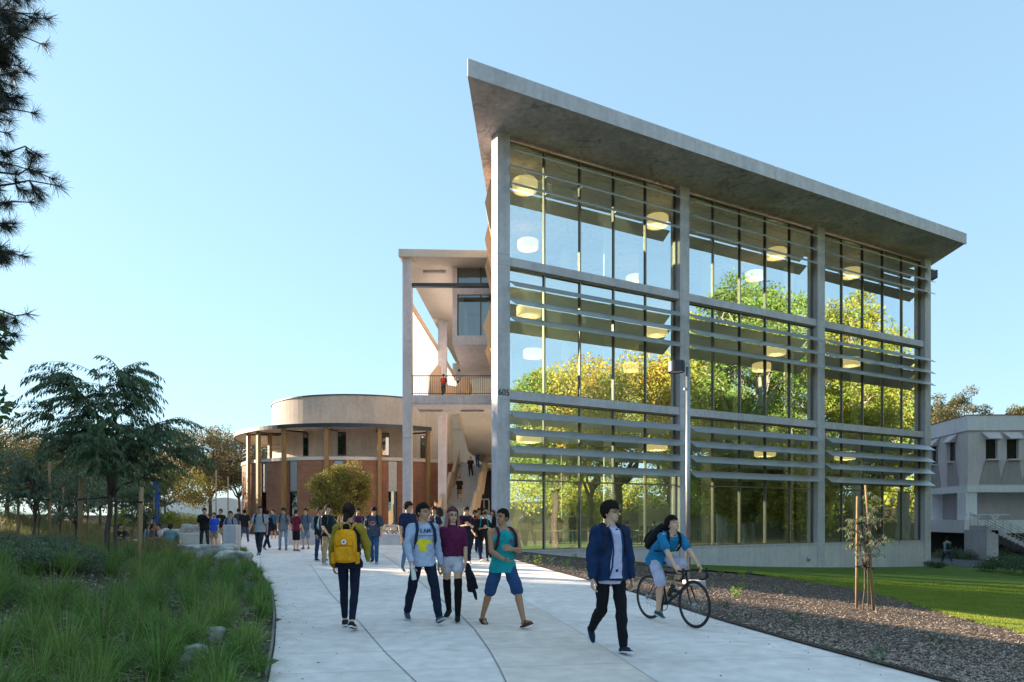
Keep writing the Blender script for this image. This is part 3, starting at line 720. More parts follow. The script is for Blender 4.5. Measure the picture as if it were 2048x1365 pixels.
for fr_, us_ in ((RX, (1.75, 3.45, 5.2)), (RL, (2.2, 5.2))):
    for u in us_:
        k = 1.0
        hd = MB(); w = .42; zt, zm, zb, ze = zq(864), zq(878), zq(919), zq(970)
        # hood: sloping out to a lip above the window
        hd.add([fr_(u-.8, .11, zt), fr_(u+.62, .11, zt), fr_(u+.62, .62, zm), fr_(u-.45, .62, zm), fr_(u-.45, .11, zm-.08), fr_(u+.62, .11, zm-.08), fr_(u+.62, .62, zm-.08), fr_(u-.45, .62, zm-.08)],
               [(0, 3, 2, 1), (3, 7, 6, 2), (7, 4, 5, 6), (1, 2, 6, 5), (0, 4, 7, 3)])
        hd.box(u-.45, u+.62, .11, .5, zb-.12, zb, fr_)
        hd.box(u+.36, u+.6, .11, .42, zb, zm-.08, fr_)
        hh = hd.build('window_hood', M['beige_grey'], RBD, clean=True)
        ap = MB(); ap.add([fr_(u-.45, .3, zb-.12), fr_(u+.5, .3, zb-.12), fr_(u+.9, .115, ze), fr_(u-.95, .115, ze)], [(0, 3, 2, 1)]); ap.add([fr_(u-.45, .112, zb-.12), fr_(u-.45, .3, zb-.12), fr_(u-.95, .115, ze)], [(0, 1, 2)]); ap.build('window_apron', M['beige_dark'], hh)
        wi = MB(); wi.box(u-.38, u+.36, .10, .13, zb, zm-.08, fr_); wi.build('window', pmat('dark_window', (.02, .018, .018), .15), RBD)
for fr_, u in ((RX, .15), (RX, 8), (RL, 6)):
    o = MB(); o.box(u-.45, u+.45, -.9, .2, zq(1040), zq(985), fr_); o.build('pier', M['pale_grey'], RBD)
o = MB(); o.box(-1, 2.4, 1.2, 1.35, zq(1031), zq(1029), RX)
for u in (-.6, .9): o.add([RX(u, 1.28, zq(1031)), RX(u+.8, 1.28, zq(1031)), RX(u+.4, 1.28, zq(1045))], [(0, 1, 2)])
o.build('terrace_rail', M['pale_grey'], RBD)
# outside stair
o = MB(); zt = PZ(1052, 50); zb = PZ(1105, 50); x0, x1 = PX(1975, 50), PX(2085, 50)
n = 14
for k in range(n):
    xa = x0+(x1-x0)*k/n; xb = x0+(x1-x0)*(k+1)/n; z = zt+(zb-zt)*k/n; o.box(xa, xb+.01, 50, 52, z-.32, z)
o.box(x0-.05, x0+.8, 50, 52.5, zb-1.4, zt-.33); st = o.build('outside_stair', M['conc'], RBD)
o = MB()
for s in (50.02, 51.9):
    for h in (.2, .4, .6, .8, 1.0): o.tube([(x0, s, zt+h), (x1, s, zb+h)], .02, 5)
    for k in range(8): xx = x0+(x1-x0)*k/7; zz = zt+(zb-zt)*k/7; o.tube([(xx, s, zz-.1), (xx, s, zz+1.0)], .022, 5)
o.build('stair_railing', M['steel'], st)
# ================================================================ vegetation
rg = np.random.default_rng(11)
def frames(d, up=None):
    """orthonormal frames for direction array d (N,3)"""
    d = d/np.maximum(np.linalg.norm(d, axis=1, keepdims=True), 1e-9)
    r = rg.normal(size=d.shape) if up is None else up
    s = np.cross(d, r); s /= np.maximum(np.linalg.norm(s, axis=1, keepdims=True), 1e-9)
    return d, s, np.cross(d, s)
def leaves(pos, d, ln, wd, bend=0):
    """diamond leaves (one quad each) from pos along d"""
    N = len(pos); d, s, n = frames(d); ln = np.broadcast_to(ln, (N,))[:, None]; wd = np.broadcast_to(wd, (N,))[:, None]
    a = pos; b = pos+d*ln*.45+s*wd*.5; c = pos+d*ln+n*ln*bend; e = pos+d*ln*.45-s*wd*.5
    v = np.stack([a, b, c, e], 1).reshape(-1, 3); f = np.arange(4*N).reshape(-1, 4)
    return v, f
def unit(n):
    v = rg.normal(size=(n, 3)); return v/np.linalg.norm(v, axis=1, keepdims=True)
def limb(mb, a, b, r0, r1, wob=.12, n=5, sag=0):
    a = Vector(a); b = Vector(b); ln = (b-a).length; pts = []
    for k in range(n+1):
        t = k/n; p = a.lerp(b, t)
        if 0 < k < n: p += Vector((rnd.gauss(0, 1), rnd.gauss(0, 1), rnd.gauss(0, .6)))*wob*ln*.25
        p.z += sag*math.sin(t*math.pi)*ln; pts.append(p)
    mb.tube(pts, [r0+(r1-r0)*k/n for k in range(n+1)], 7); return pts
def tree(name, label, cat, x, y, h, rad, leafm, barkm='bark', group=None, z=None, nclump=40, per=260, lsz=.09, asp=.5, crown0=.35, flat=1.0, tr=None, clr=None, seed=None, fork=.4, lean=0, topbias=0, droop=.0, sky=1.0, multi=1):
    """trunk, limbs to every clump, and leaf clumps scattered through an uneven crown"""
    global rnd
    if seed is not None: rnd = random.Random(seed)
    z = zg(x, y) if z is None else z; tr = tr or h*.022; clr = clr or rad*.30
    o = empty(name, (x, y, z), label, cat, group)
    mb = MB(); base = Vector((x, y, z-.1)); fk = Vector((x+lean, y, z+h*fork))
    limb(mb, base, fk, tr, tr*.7, .05, 5)
    hz = h*(1-crown0)/2; cz = z+h*crown0+hz
    cl = []
    for k in range(nclump):
        for _ in range(30):
            v = Vector((rnd.uniform(-1, 1), rnd.uniform(-1, 1), rnd.uniform(-1, 1)))
            r = v.length
            if .35 < r < 1 and rnd.random() < r*r*1.1: break
        lumpy = .82+.3*noise.noise(Vector((v.x*1.7+x, v.y*1.7+y, v.z*1.7)))
        p = Vector((x+lean+v.x*rad*lumpy, y+v.y*rad*lumpy, cz+v.z*(hz-clr*.5)*lumpy*flat)); cl.append(p)
    mains = []
    for k in range(max(4, nclump//7)):
        t = cl[k]; m = fk.lerp(t, .55); m.z += rad*.06; pts = limb(mb, fk+Vector((0, 0, -h*.03*rnd.random())), m, tr*.5, tr*.25, .16, 4, .03); mains.append((pts[-1], tr*.25)); limb(mb, m, t, tr*.25, tr*.06, .2, 4)
    for p in cl[len(mains):]:
        s, r = min(mains, key=lambda q: (q[0]-p).length); limb(mb, s, p, r*.6, r*.16, .22, 4)
    mb.build('trunk', M[barkm], o, smooth=True)
    C = np.array([tuple(p) for p in cl]); n = per*nclump
    idx = rg.integers(0, nclump, n); sc = rg.uniform(.65, 1.25, nclump)[idx][:, None]
    off = unit(n)*(rg.random(n)**.45)[:, None]*clr*sc; off[:, 2] *= .72
    pos = C[idx]+off; d = off/np.maximum(np.linalg.norm(off, axis=1, keepdims=True), 1e-6)*.6+unit(n)*.8; d[:, 2] -= droop
    v, f = leaves(pos, d, rg.uniform(.7, 1.3, n)*lsz, rg.uniform(.7, 1.3, n)*lsz*asp)
    npmesh('crown', v, f, M[leafm], o)
    return o
def mirror(px, Yv):
    v = Vector((PX(px, Yv), Yv, 0)); d = (v-FR(0, GO, 0)).dot(NA); return v-NA*2*d
# --- trees to the right, off frame, seen as reflections in the glass
for i, (px, Yv, top, w_, lm, bk) in enumerate(((1500, 62, 500, 9.5, 'leaf_green', 'bark_pale'), (1440, 68, 560, 7, 'leaf_gold', 'bark_pale'), (1712, 66, 570, 8, 'leaf_gold', 'bark_pale'), (1235, 60, 650, 12, 'leaf_autumn', 'bark'), (1110, 66, 700, 8, 'leaf_green', 'bark'),
        (1615, 74, 630, 9, 'leaf_green', 'bark_pale'), (1810, 72, 690, 10, 'leaf_gold', 'bark_pale'), (1345, 78, 690, 10, 'leaf_gold', 'bark'), (1590, 56, 860, 6, 'leaf_autumn', 'bark'), (1470, 58, 880, 5, 'leaf_pale', 'bark'), (1170, 84, 760, 11, 'leaf_gold', 'bark'), (1750, 92, 760, 12, 'leaf_green', 'bark'), (1420, 95, 800, 14, 'leaf_gold', 'bark'), (1560, 100, 800, 14, 'leaf_gold', 'bark'))):
    q = mirror(px, Yv); h = PZ(top, Yv)-zg(q.x, q.y)
    kinds = {'leaf_green': 'green', 'leaf_gold': 'golden', 'leaf_autumn': 'orange tinged', 'leaf_pale': 'small yellow'}
    big = h > 16
    tree('park_tree', f'{"tall" if big else "low"} {kinds[lm]} tree on the far lawn, mirrored in the glass facade, number {i}'.replace(f', number {i}', ''), 'tree', q.x, q.y, h, w_*.62, lm, bk, 'trees on the far right lawn', nclump=52, per=330, lsz=.34, asp=.55, crown0=.22 if h < 20 else .3, seed=100+i, fork=.3, clr=w_*.2)
# a far-off wood closing the lawn on the right
def wood():
    g = np.random.default_rng(77); P_ = []
    for k in range(150):
        y = g.uniform(-110, 95); x = g.uniform(78, 100)+max(0, -y-20)*-.3; r = g.uniform(2.5, 4.5); h = g.uniform(2, 9); n = 520
        o = unit(n)*(g.random(n)**.4)[:, None]*r; P_.append(np.array([x, y, h+zg(x, y)*.6])+o)
    P_ = np.concatenate(P_); v, f = leaves(P_, unit(len(P_)), g.uniform(.4, .8, len(P_)), .38); tag(npmesh('far_wood', v, f, M['leaf_gold']), kind='stuff')
wood()
# --- unseen trees added off the left edge to keep the path in shade
for i, (x, y, h) in enumerate(((-31, -9, 15), (-32, -3, 16), (-31, 3, 15), (-33, 9, 16), (-32, 15, 15.5), (-33, 21, 15.5), (-32, 25.2, 15), (-32.5, 33.2, 7.9), (-37.5, 43, 15.8), (-40.5, 47, 16), (-40, 6, 18), (-41, 17, 17), (-41, 25, 15), (-16, -16, 13))):
    tree('added_shade_tree', 'dense dark green tree added out of view at left to shade the path', 'tree', x, y, h, 4.4, 'leaf_shade', 'bark', 'unseen trees added for shade beyond the grass bed', nclump=56, per=190, lsz=.58, asp=.6, crown0=.08, seed=200+i, fork=.25, clr=1.6)
# --- background left
tree('spreading_tree', 'wide spreading brown green tree left of the round brick hall', 'tree', PX(420, 76), 76, 10.4, 7.2, 'leaf_fig', 'bark', 'spreading trees behind the plaza', nclump=95, per=260, lsz=.22, asp=.6, crown0=.25, seed=31, fork=.22, clr=1.25)
tree('spreading_tree', 'smaller rounded brown green tree touching the round hall behind', 'tree', PX(478, 84), 84, 9.5, 5.5, 'leaf_fig', 'bark', 'spreading trees behind the plaza', nclump=60, per=240, lsz=.24, asp=.6, crown0=.25, seed=32, fork=.25, clr=1.2)
tree('spreading_tree', 'brown green tree standing behind the dark young tree', 'tree', PX(300, 82), 82, 8.5, 6.5, 'leaf_fig', 'bark', 'spreading trees behind the plaza', nclump=66, per=240, lsz=.24, asp=.6, crown0=.2, seed=33, fork=.25, clr=1.2)
tree('background_tree', 'reddish brown tree at the left edge behind the hillock', 'tree', PX(15, 52), 52, 7.6, 4.6, 'leaf_fig', 'bark', None, nclump=50, per=230, lsz=.2, crown0=.2, seed=34, fork=.25, clr=1.1)
tree('background_tree', 'yellow green tree behind the staked saplings at left', 'tree', PX(120, 48), 48, 5.6, 4.2, 'leaf_olive', 'bark', None, nclump=46, per=230, lsz=.17, crown0=.15, seed=35, fork=.25, clr=1.0)
tree('background_tree', 'grey green tree behind the staked trees in the grass', 'tree', PX(200, 44), 44, 4.6, 3.6, 'leaf_grey', 'bark', None, nclump=40, per=230, lsz=.15, crown0=.12, seed=36, fork=.25, clr=.9)
tree('background_tree', 'low dark tree mass left of the staked saplings', 'tree', PX(-40, 34), 34, 4.4, 3.6, 'leaf_grey', 'bark', None, nclump=40, per=230, lsz=.14, crown0=.05, seed=37, fork=.2, clr=.9)
for k, (px, Y, h, lm) in enumerate(((-30, 60, 8.5, 'leaf_fig'), (70, 62, 7.5, 'leaf_olive'), (160, 58, 6.8, 'leaf_grey'), (245, 62, 7.6, 'leaf_fig'), (330, 66, 5.5, 'leaf_olive'))):
    tree('background_tree', ('brown', 'olive', 'grey green', 'brown', 'low olive')[k]+' tree in the back row, '+('cut by the left edge', 'above the far left stakes', 'seen through the drooping tree', 'right of the drooping tree trunk', 'above the blue banner')[k], 'tree', PX(px, Y), Y, h, 5.2, lm, 'bark', 'back row of trees on the left', nclump=64, per=200, lsz=.2, crown0=.0, seed=340+k, fork=.2, clr=1.3)
# --- olive tree in front of the hall
tree('olive_tree', 'rounded olive gold tree in front of the brick hall', 'tree', PX(682, 37), 37, 4.7, 2.0, 'leaf_olive', 'bark_pale', None, nclump=74, per=250, lsz=.13, asp=.5, crown0=.18, seed=41, fork=.18, clr=.5, tr=.07)
# --- trees behind the right building
for (px, Y, top, r, s, lb) in ((1880, 92, 765, 3.6, 51, 'left and lower of the two round conifers above the grey office roof'), (1925, 96, 757, 3.4, 52, 'tallest conifer crown above the left end of the grey office roof'), (2050, 92, 785, 3.8, 53, 'conifer rising above the grey office roof at the right edge')):
    tree('conifer_tree', lb, 'tree', PX(px, Y), Y, PZ(top, Y)+1.6, r, 'conifer', 'bark', 'conifers behind the office block', z=-1.6, nclump=70, per=230, lsz=.3, asp=.4, crown0=.3, seed=s, fork=.4, clr=.9)
# --- shrubs
def shrub(name, label, x, y, h, r, lm, seed, group=None, z=None, n=14, per=150, lsz=.07):
    return tree(name, label, 'shrub', x, y, h, r, lm, 'bark', group, z=z, nclump=n, per=per, lsz=lsz, crown0=.0, seed=seed, fork=.15, clr=r*.42, tr=.02)
shrub('shrub', 'yellow green shrub behind the plaza below the spreading tree', PX(358, 48), 48, 1.9, 1.1, 'leaf_pale', 61, lsz=.12)
shrub('shrub', 'grey green shrub left of the yellow one behind the plaza', PX(325, 49), 49, 1.6, 1.1, 'leaf_grey', 62, lsz=.12)
shrub('shrub', 'yellow flowering shrub behind the seated students', PX(262, 42), 42, 2.0, 1.4, 'leaf_pale', 63, lsz=.12)
shrub('shrub', 'dark shrub on the lawn edge below the office stair', PX(1985, 38), 38, 1.1, 1.2, 'leaf_dark', 64, lsz=.1)
shrub('shrub', 'dark shrub at the right edge below the office stair', PX(2050, 36), 36, 1.25, 1.3, 'leaf_dark', 65, lsz=.1)
shrub('shrub', 'small dark plant right of the building corner column', PX(1872, 40.5), 40.5, .5, .5, 'leaf_dark', 66, lsz=.07)
for k, (px, Y) in enumerate(((1900, 53), (1935, 52), (1990, 51.5), (2030, 52))):
    shrub('shrub', 'low green shrub along the road in front of the office undercroft', PX(px, Y), Y, .9, 1.5, 'leaf_grey', 70+k, 'shrubs along the service road', z=-1.75, lsz=.12)
# grey-green ground shrubs at far left
for k, (px, Y) in enumerate(((10, 13.5), (60, 12.6), (120, 13.2), (30, 11.2), (95, 14.6), (-20, 12.4), (150, 12.4))):
    shrub('low_shrub', 'low grey green shrub growing on the hillock at left', PX(px, Y), Y, .48, .6, 'leaf_grey', 80+k, 'grey green shrubs on the hillock', n=22, per=220, lsz=.05)

# --- the dark pinnate young tree with drooping leaflets
def pinnate(name, label, x, y, h, r, seed, twigs=230, lf=30, lm='leaf_dark', z0f=.40, cat='tree', group=None, tr=.075, L0=.11):
    global rnd
    rnd = random.Random(seed); g = np.random.default_rng(seed)
    z = zg(x, y); o = empty(name, (x, y, z), label, cat, group)
    mb = MB(); fk = Vector((x+.05, y, z+h*.42)); limb(mb, (x, y, z-.1), fk, tr, tr*.8, .03, 5); limb(mb, (x+.13, y+.05, z-.1), fk+Vector((.1, 0, .2)), tr*.7, tr*.5, .03, 5)
    V = []; D = []
    ends = []
    for k in range(19):
        a = k*2.4+rnd.uniform(-.3, .3); e = (.3, .55, .95, 1.35, .5)[k % 5]+rnd.uniform(-.12, .12); q = Vector((math.cos(a)*math.cos(e), math.sin(a)*math.cos(e), math.sin(e)))
        t = fk+Vector((q.x*r*.62, q.y*r*.62, q.z*h*.44)); pts = limb(mb, fk+Vector((0, 0, rnd.uniform(-.55, .5))), t, tr*.45, tr*.1, .18, 6, .06); ends.append(pts)
    tw = MB()
    for k in range(twigs):
        pts = rnd.choice(ends); s = pts[rnd.randint(2, 6)].copy(); out = Vector((s.x-x, s.y-y, 0)); out = out.normalized() if out.length > .05 else Vector((1, 0, 0))
        a = rnd.gauss(0, .9); out = Matrix.Rotation(a, 3, 'Z') @ out; ln = rnd.uniform(.5, 1.0)*r*.50; el = rnd.uniform(-.1, .75); p = s; dv = (out*math.cos(el)+Vector((0, 0, math.sin(el)))).normalized(); P_ = [p.copy()]
        for j in range(8):
            p = p+dv*ln/8; dv.z -= .14; dv.normalize(); P_.append(p.copy())
        tw.tube(P_, [.008-.0007*i for i in range(9)], 3, cap=False)
        for j in range(lf):
            t = (j+.5)/lf*8; i = int(t); q = P_[i].lerp(P_[min(8, i+1)], t-i); dd = (P_[min(8, i+1)]-P_[i]).normalized()
            sd = Vector((-dd.y, dd.x, 0))*(1 if j % 2 else -1); v = sd*.5+dd*.45+Vector((0, 0, -rnd.uniform(.5, 1.2)))+Vector((rnd.gauss(0, .15), rnd.gauss(0, .15), 0))
            V.append(tuple(q)); D.append(tuple(v))
    mb.build('trunk', M['bark'], o, smooth=True); tw.build('twigs', M['bark'], o)
    V = np.array(V); D = np.array(D); n = len(V); v, f = leaves(V, D, g.uniform(.7, 1.25, n)*L0, g.uniform(.8, 1.2, n)*L0*.24)
    npmesh('crown', v, f, M[lm], o); return o
def stakes(label, pts, ty, group, rad=.035):
    """pts: (x, y, lean, height) stakes; each stake is a thing with a tie"""
    for i, (x, y, lx, h) in enumerate(pts):
        z = zg(x, y); m = MB(); m.tube([(x, y, z-.15), (x+lx*.5, y, z+h*.5), (x+lx, y, z+h)], [rad*1.1, rad, rad*.92], 9)
        o = m.build('tree_stake', M['stake'], smooth=True); tag(o, label[i], 'stake', group)
        if ty and ty[i]:
            for (tx, tyy, tz) in ty[i]:
                t = MB(); zz = z+tz; a = Vector((x+lx*tz/h, y-.03, zz)); b = Vector((tx, tyy-.03, zz+.02)); n = (b-a)
                t.tube([a-n.normalized()*.05, a+n*.5+Vector((0, 0, -.01)), b+n.normalized()*.03], .014, 6); t.tube([a+Vector((-.045, .0, -.01)), a+Vector((0, -.045+.02, -.01)), a+Vector((.045, .0, -.01))], .016, 6)
                t.build('tree_tie', M['rubber'], o, smooth=True)
YTm = 14.0; xm_ = PX(216, YTm)
pinnate('young_tree', 'dark green young tree with drooping feathery leaves in the grass bed', xm_, YTm, 4.7, 2.15, 5, twigs=560, lf=30, L0=.125, tr=.055)
stakes(['grey brown stake left of the drooping young tree', 'pale slim stake right of the drooping young tree'],
       [(PX(160, 14.4), 14.4, .02, 1.75), (PX(277, 13.2), 13.2, .06, 1.7)], [[(xm_, YTm, 1.3)], [(xm_+.1, YTm, 1.42)]], 'stakes of the large young tree', .045)
# younger staked trees behind
k = 0
for (px, Y, h, r, sd, lb) in ((66, 17.5, 2.9, .8, 301, 'thin young tree between two stakes at far left'), (150, 22, 3.3, 1.25, 302, 'bushy young tree just left of the drooping one'), (285, 25, 3.0, 1.3, 303, 'bushy young tree behind the pale stake'), (118, 26, 3.2, 1.2, 304, 'young tree behind the far left staked tree')):
    pinnate('young_tree', lb, PX(px, Y), Y, h, r, sd, twigs=120, lf=24, lm='leaf_grey' if k != 2 else 'leaf_dark', tr=.035, L0=.12)
    ps = [(PX(px, Y)-.38, Y, 0, 2.35), (PX(px, Y)+.42, Y, 0, 2.35)]
    stakes([f'slim stake left of the {lb.split(" between")[0].split(" just")[0].split(" behind")[0]}' + (' at far left', ' beside the drooping tree', ' behind the seated students', ' in the back row')[k], f'slim stake right of the {lb.split(" between")[0].split(" just")[0].split(" behind")[0]}' + (' at far left', ' beside the drooping tree', ' behind the seated students', ' in the back row')[k]], ps, [[(PX(px, Y), Y, 1.3)], [(PX(px, Y), Y, 1.3)]], 'stakes of the small young trees', .032); k += 1
# --- staked sapling on the right
sx, sy = PX(1727, 16.6), 16.6
pinnate('sapling', 'thin staked sapling with sparse feathery leaves on the mulch bed', sx, sy, 3.3, .75, 9, twigs=70, lf=16, lm='leaf_grey', tr=.02, L0=.10)
stakes(['thin left stake of the right hand sapling', 'thick leaning right stake of the right hand sapling'], [(sx-.17, sy, .02, 2.75), (sx+.2, sy-.1, -.2, 3.05)], [[(sx, sy, 1.05), (sx, sy, 2.1)], [(sx, sy, 1.05), (sx, sy, 2.1)]], 'stakes of the sapling', .031)

# --- pine boughs reaching in from the left
def pine():
    Yp = 12.0; x0 = PX(-190, Yp); z0 = zg(x0, Yp); o = empty('pine_tree', (x0, Yp, z0), 'tall pine whose long needled boughs hang in at the left edge', 'tree')
    mb = MB(); mb.tube([(x0, Yp, z0-.1), (x0+.1, Yp, 5), (x0, Yp+.1, 12.5)], [.28, .22, .08], 10)
    g = np.random.default_rng(3); r = random.Random(3)
    T = []
    def bough(a, b, n=7, r0=.035, side=5, sl=.5):
        a = Vector(a); b = Vector(b); pts = []
        for k in range(n+1):
            t = k/n; p = a.lerp(b, t); p.z -= .25*math.sin(t*3.1)*.6; p += Vector((r.gauss(0, .03), r.gauss(0, .1), r.gauss(0, .04))); pts.append(p)
        mb.tube(pts, [r0*(1-.75*k/n) for k in range(n+1)], 6); T.append((pts[-1], (pts[-1]-pts[-2]).normalized()))
        for j in range(side):
            s = pts[r.randint(n//2, n-1)] if side < 7 else pts[r.randint(2, n-1)]; d = Vector((r.uniform(-.2, 1), r.uniform(-1, 1), r.uniform(-.7, .6))).normalized(); l = sl*r.uniform(.4, 1); m = s+d*l*.5+Vector((0, 0, -.04)); e = s+d*l
            mb.tube([s, m, e], [.014, .01, .007], 5); T.append((e, d)); T.append((m, d))
    def at(px, py, dy=0): return P(px, py, Yp+dy)
    tips = [((82, 30), 9, .45), ((62, 75), 8, .4), ((86, 95), 8, .4), ((55, 145), 8, .4), ((40, 190), 8, .35), ((68, 222), 3, .3), ((72, 300), 6, .3), ((45, 330), 7, .4), ((120, 372), 6, .35), ((98, 355), 5, .3), ((60, 400), 7, .4), ((25, 440), 6, .35), ((44, 515), 5, .3), ((20, 500), 5, .3), ((50, 612), 3, .22), ((28, 672), 5, .3), ((8, 640), 4, .25), ((20, 20), 12, .6), ((5, 60), 12, .6), ((30, 120), 10, .5), ((0, 220), 10, .5), ((30, 60), 10, .5), ((10, 110), 10, .5), ((20, 260), 8, .45), ((5, 360), 8, .45), ((15, 180), 8, .45), ((45, -30), 9, .5)]
    for (tp, sd, sl) in tips:
        dy = r.uniform(-.5, .8); bough((x0, Yp, PZ(tp[1]-r.uniform(20, 90), Yp)), at(tp[0], tp[1], dy), side=sd, sl=sl)
    mb.build('trunk', M['bark'], o, smooth=True)
    P_ = np.array([tuple(t[0]) for t in T]); D_ = np.array([tuple(t[1]) for t in T]); m = 75; n = len(T)*m
    idx = np.repeat(np.arange(len(T)), m); d = D_[idx]*.75+unit(n)*.9; d[:, 2] -= .12; pos = P_[idx]-D_[idx]*rg.uniform(0, .09, n)[:, None]
    d, s, nn = frames(d); ln = rg.uniform(.13, .24, n)[:, None]; w = .0034
    v = np.stack([pos-s*w, pos+s*w, pos+d*ln+s*w*.5, pos+d*ln-s*w*.5], 1); v[:, 2:, 2] -= .01
    npmesh('needles', v.reshape(-1, 3), np.arange(4*n).reshape(-1, 4), M['needle'], o)
pine()

# --- ornamental grass: arching blades
def blades(cx, cy, cz, n, ln, spread, wd, basr, g):
    """arched blade strips for one tussock -> arrays"""
    a = g.uniform(0, 2*math.pi, n); r0 = g.random(n)**.5*basr; el = g.uniform(.15, 1.0, n)**1.0*spread; l = g.uniform(.55, 1.15, n)*ln
    b0 = np.stack([cx+np.cos(a)*r0, cy+np.sin(a)*r0, np.full(n, cz)], 1); out = np.stack([np.cos(a), np.sin(a), np.zeros(n)], 1)
    tw = g.normal(0, .35, n); side = np.stack([-np.sin(a+tw), np.cos(a+tw), np.zeros(n)], 1)
    V = []
    for k in range(5):
        t = k/4; h = l*(t*(1-.42*el*t)-el*.42*t*t*t); o_ = l*el*(t**1.45)*.92
        c = b0+out*o_[:, None]+np.array([0, 0, 1])*h[:, None]; w = wd*(1-t)**.7+.0008
        V += [c-side*w/2, c+side*w/2]
    V = np.stack(V, 1).reshape(-1, 3)
    base = (np.arange(n)*10)[:, None, None]; q = np.array([[2*k, 2*k+1, 2*k+3, 2*k+2] for k in range(4)])[None]
    return V, (base+q).reshape(-1, 4)
def grassbed():
    g = np.random.default_rng(21); r = random.Random(21); Vs = [[], []]; Fs = [[], []]; off = [0, 0]
    pts = []
    tries = 0
    while tries < 9000 and len(pts) < 760:
        tries += 1; y = 2.6+(r.random()**1.25)*24; xl_ = interp(XL, y); x = xl_-.12-(r.random()**.9)*min(15, 3.5+y*.75)
        if x < -.80*y-1.5 and y < 22: continue
        bare = noise.noise(Vector((x*.5, y*.45, 3.1)))
        if bare < -.22 and xl_-x > .8: continue
        if 8.2 < y < 9.6 and abs(x-xl_) < .35: continue
        md = .34+.012*y
        if any((x-a)**2+(y-b)**2 < md*md for a, b in pts): continue
        pts.append((x, y))
    for (x, y) in pts:
        edge = min(1, (interp(XL, y)-x)/.8); ln = r.uniform(.36, .72)*(.75+.3*edge)*(1-.38*sstep(11, 19, y)); dry = 1 if (noise.noise(Vector((x*.3, y*.3, 9))) > .33) else 0
        n = int(r.uniform(180, 290)*(1.35 if y < 9 else 1)); wd = .0038+.0004*y
        V, Fq = blades(x, y, zg(x, y)+.01, n, ln, 1.0, wd, .07, g); Vs[0].append(V); Fs[0].append(Fq+off[0]); off[0] += len(V)
        V, Fq = blades(x, y, zg(x, y)+.01, 9+dry*22, ln*1.35, .7, wd*.8, .06, g); Vs[1].append(V); Fs[1].append(Fq+off[1]); off[1] += len(V)
    tag(npmesh('ornamental_grass', np.concatenate(Vs[0]), np.concatenate(Fs[0]), M['grass']), kind='stuff')
    tag(npmesh('dry_grass_stalks', np.concatenate(Vs[1]), np.concatenate(Fs[1]), M['grass_dry']), kind='stuff')
    # lit tall grass further back left
    Vs = []; Fs = []; off = 0
    for k in range(420):
        y = r.uniform(20, 42); x = r.uniform(-.78*y, interp(XL, y)-2.5 if y < 28 else -17-(y-28)*.5)
        V, Fq = blades(x, y, zg(x, y), 60, r.uniform(.5, .95), .7, .016, .2, g); Vs.append(V); Fs.append(Fq+off); off += len(V)
    tag(npmesh('meadow_grass', np.concatenate(Vs), np.concatenate(Fs), M['grass_dry']), kind='stuff')
    # litter of mulch between the tussocks
grassbed()
def chips(name, n, reg, m, s0, s1):
    g = np.random.default_rng(5); P_ = []
    r = random.Random(8)
    while len(P_) < n:
        y = reg[2]+(r.random()**1.4)*(reg[3]-reg[2]); x = r.uniform(reg[0](y), reg[1](y)); P_.append((x, y, zg(x, y)+.035+r.random()*.015))
    pos = np.array(P_); a = g.uniform(0, 2*math.pi, n); d = np.stack([np.cos(a), np.sin(a), g.normal(0, .28, n)], 1); d, s, nn = frames(d, np.stack([g.normal(0, .3, n), g.normal(0, .3, n), np.ones(n)], 1))
    ln = g.uniform(s0, s1, n)[:, None]; w = ln*g.uniform(.15, .45, n)[:, None]
    v = np.stack([pos-d*ln-s*w, pos+d*ln-s*w*.6, pos+d*ln*.9+s*w, pos-d*ln*.8+s*w*.8], 1).reshape(-1, 3)
    return tag(npmesh(name, v, np.arange(4*n).reshape(-1, 4), m), kind='stuff')
chips('wood_mulch', 70000, (lambda y: interp(XR, y)+.03, lambda y: max(interp(XR, y)+.3, min(interp(MR, y), .8*y+1)), 3.5, 27.5), M['chip'], .008, .03)
chips('bed_mulch', 16000, (lambda y: max(-.8*y-1, interp(XL, y)-7), lambda y: interp(XL, y)-.06, 3.5, 20), M['chip'], .012, .04)
# fallen leaves and litter along the path
def litter():
    g = np.random.default_rng(15); r = random.Random(15); P_ = []
    while len(P_) < 420:
        y = r.uniform(4, 26); a, b = interp(XL, y), interp(XR, y); t = r.random(); x = a+abs(r.gauss(0, .35))+.03 if t < .35 else (b-abs(r.gauss(0, .4))-.03 if t < .8 else r.uniform(a, b)); P_.append((x, y, zg(x, y)+.011))
    P_ = np.array(P_); n = len(P_); a = g.uniform(0, 6.28, n); d = np.stack([np.cos(a), np.sin(a), g.uniform(-.02, .35, n)], 1); v, f = leaves(P_, d, g.uniform(.015, .045, n), g.uniform(.006, .018, n)); tag(npmesh('leaf_litter', v, f, M['chip']), kind='stuff')
litter()
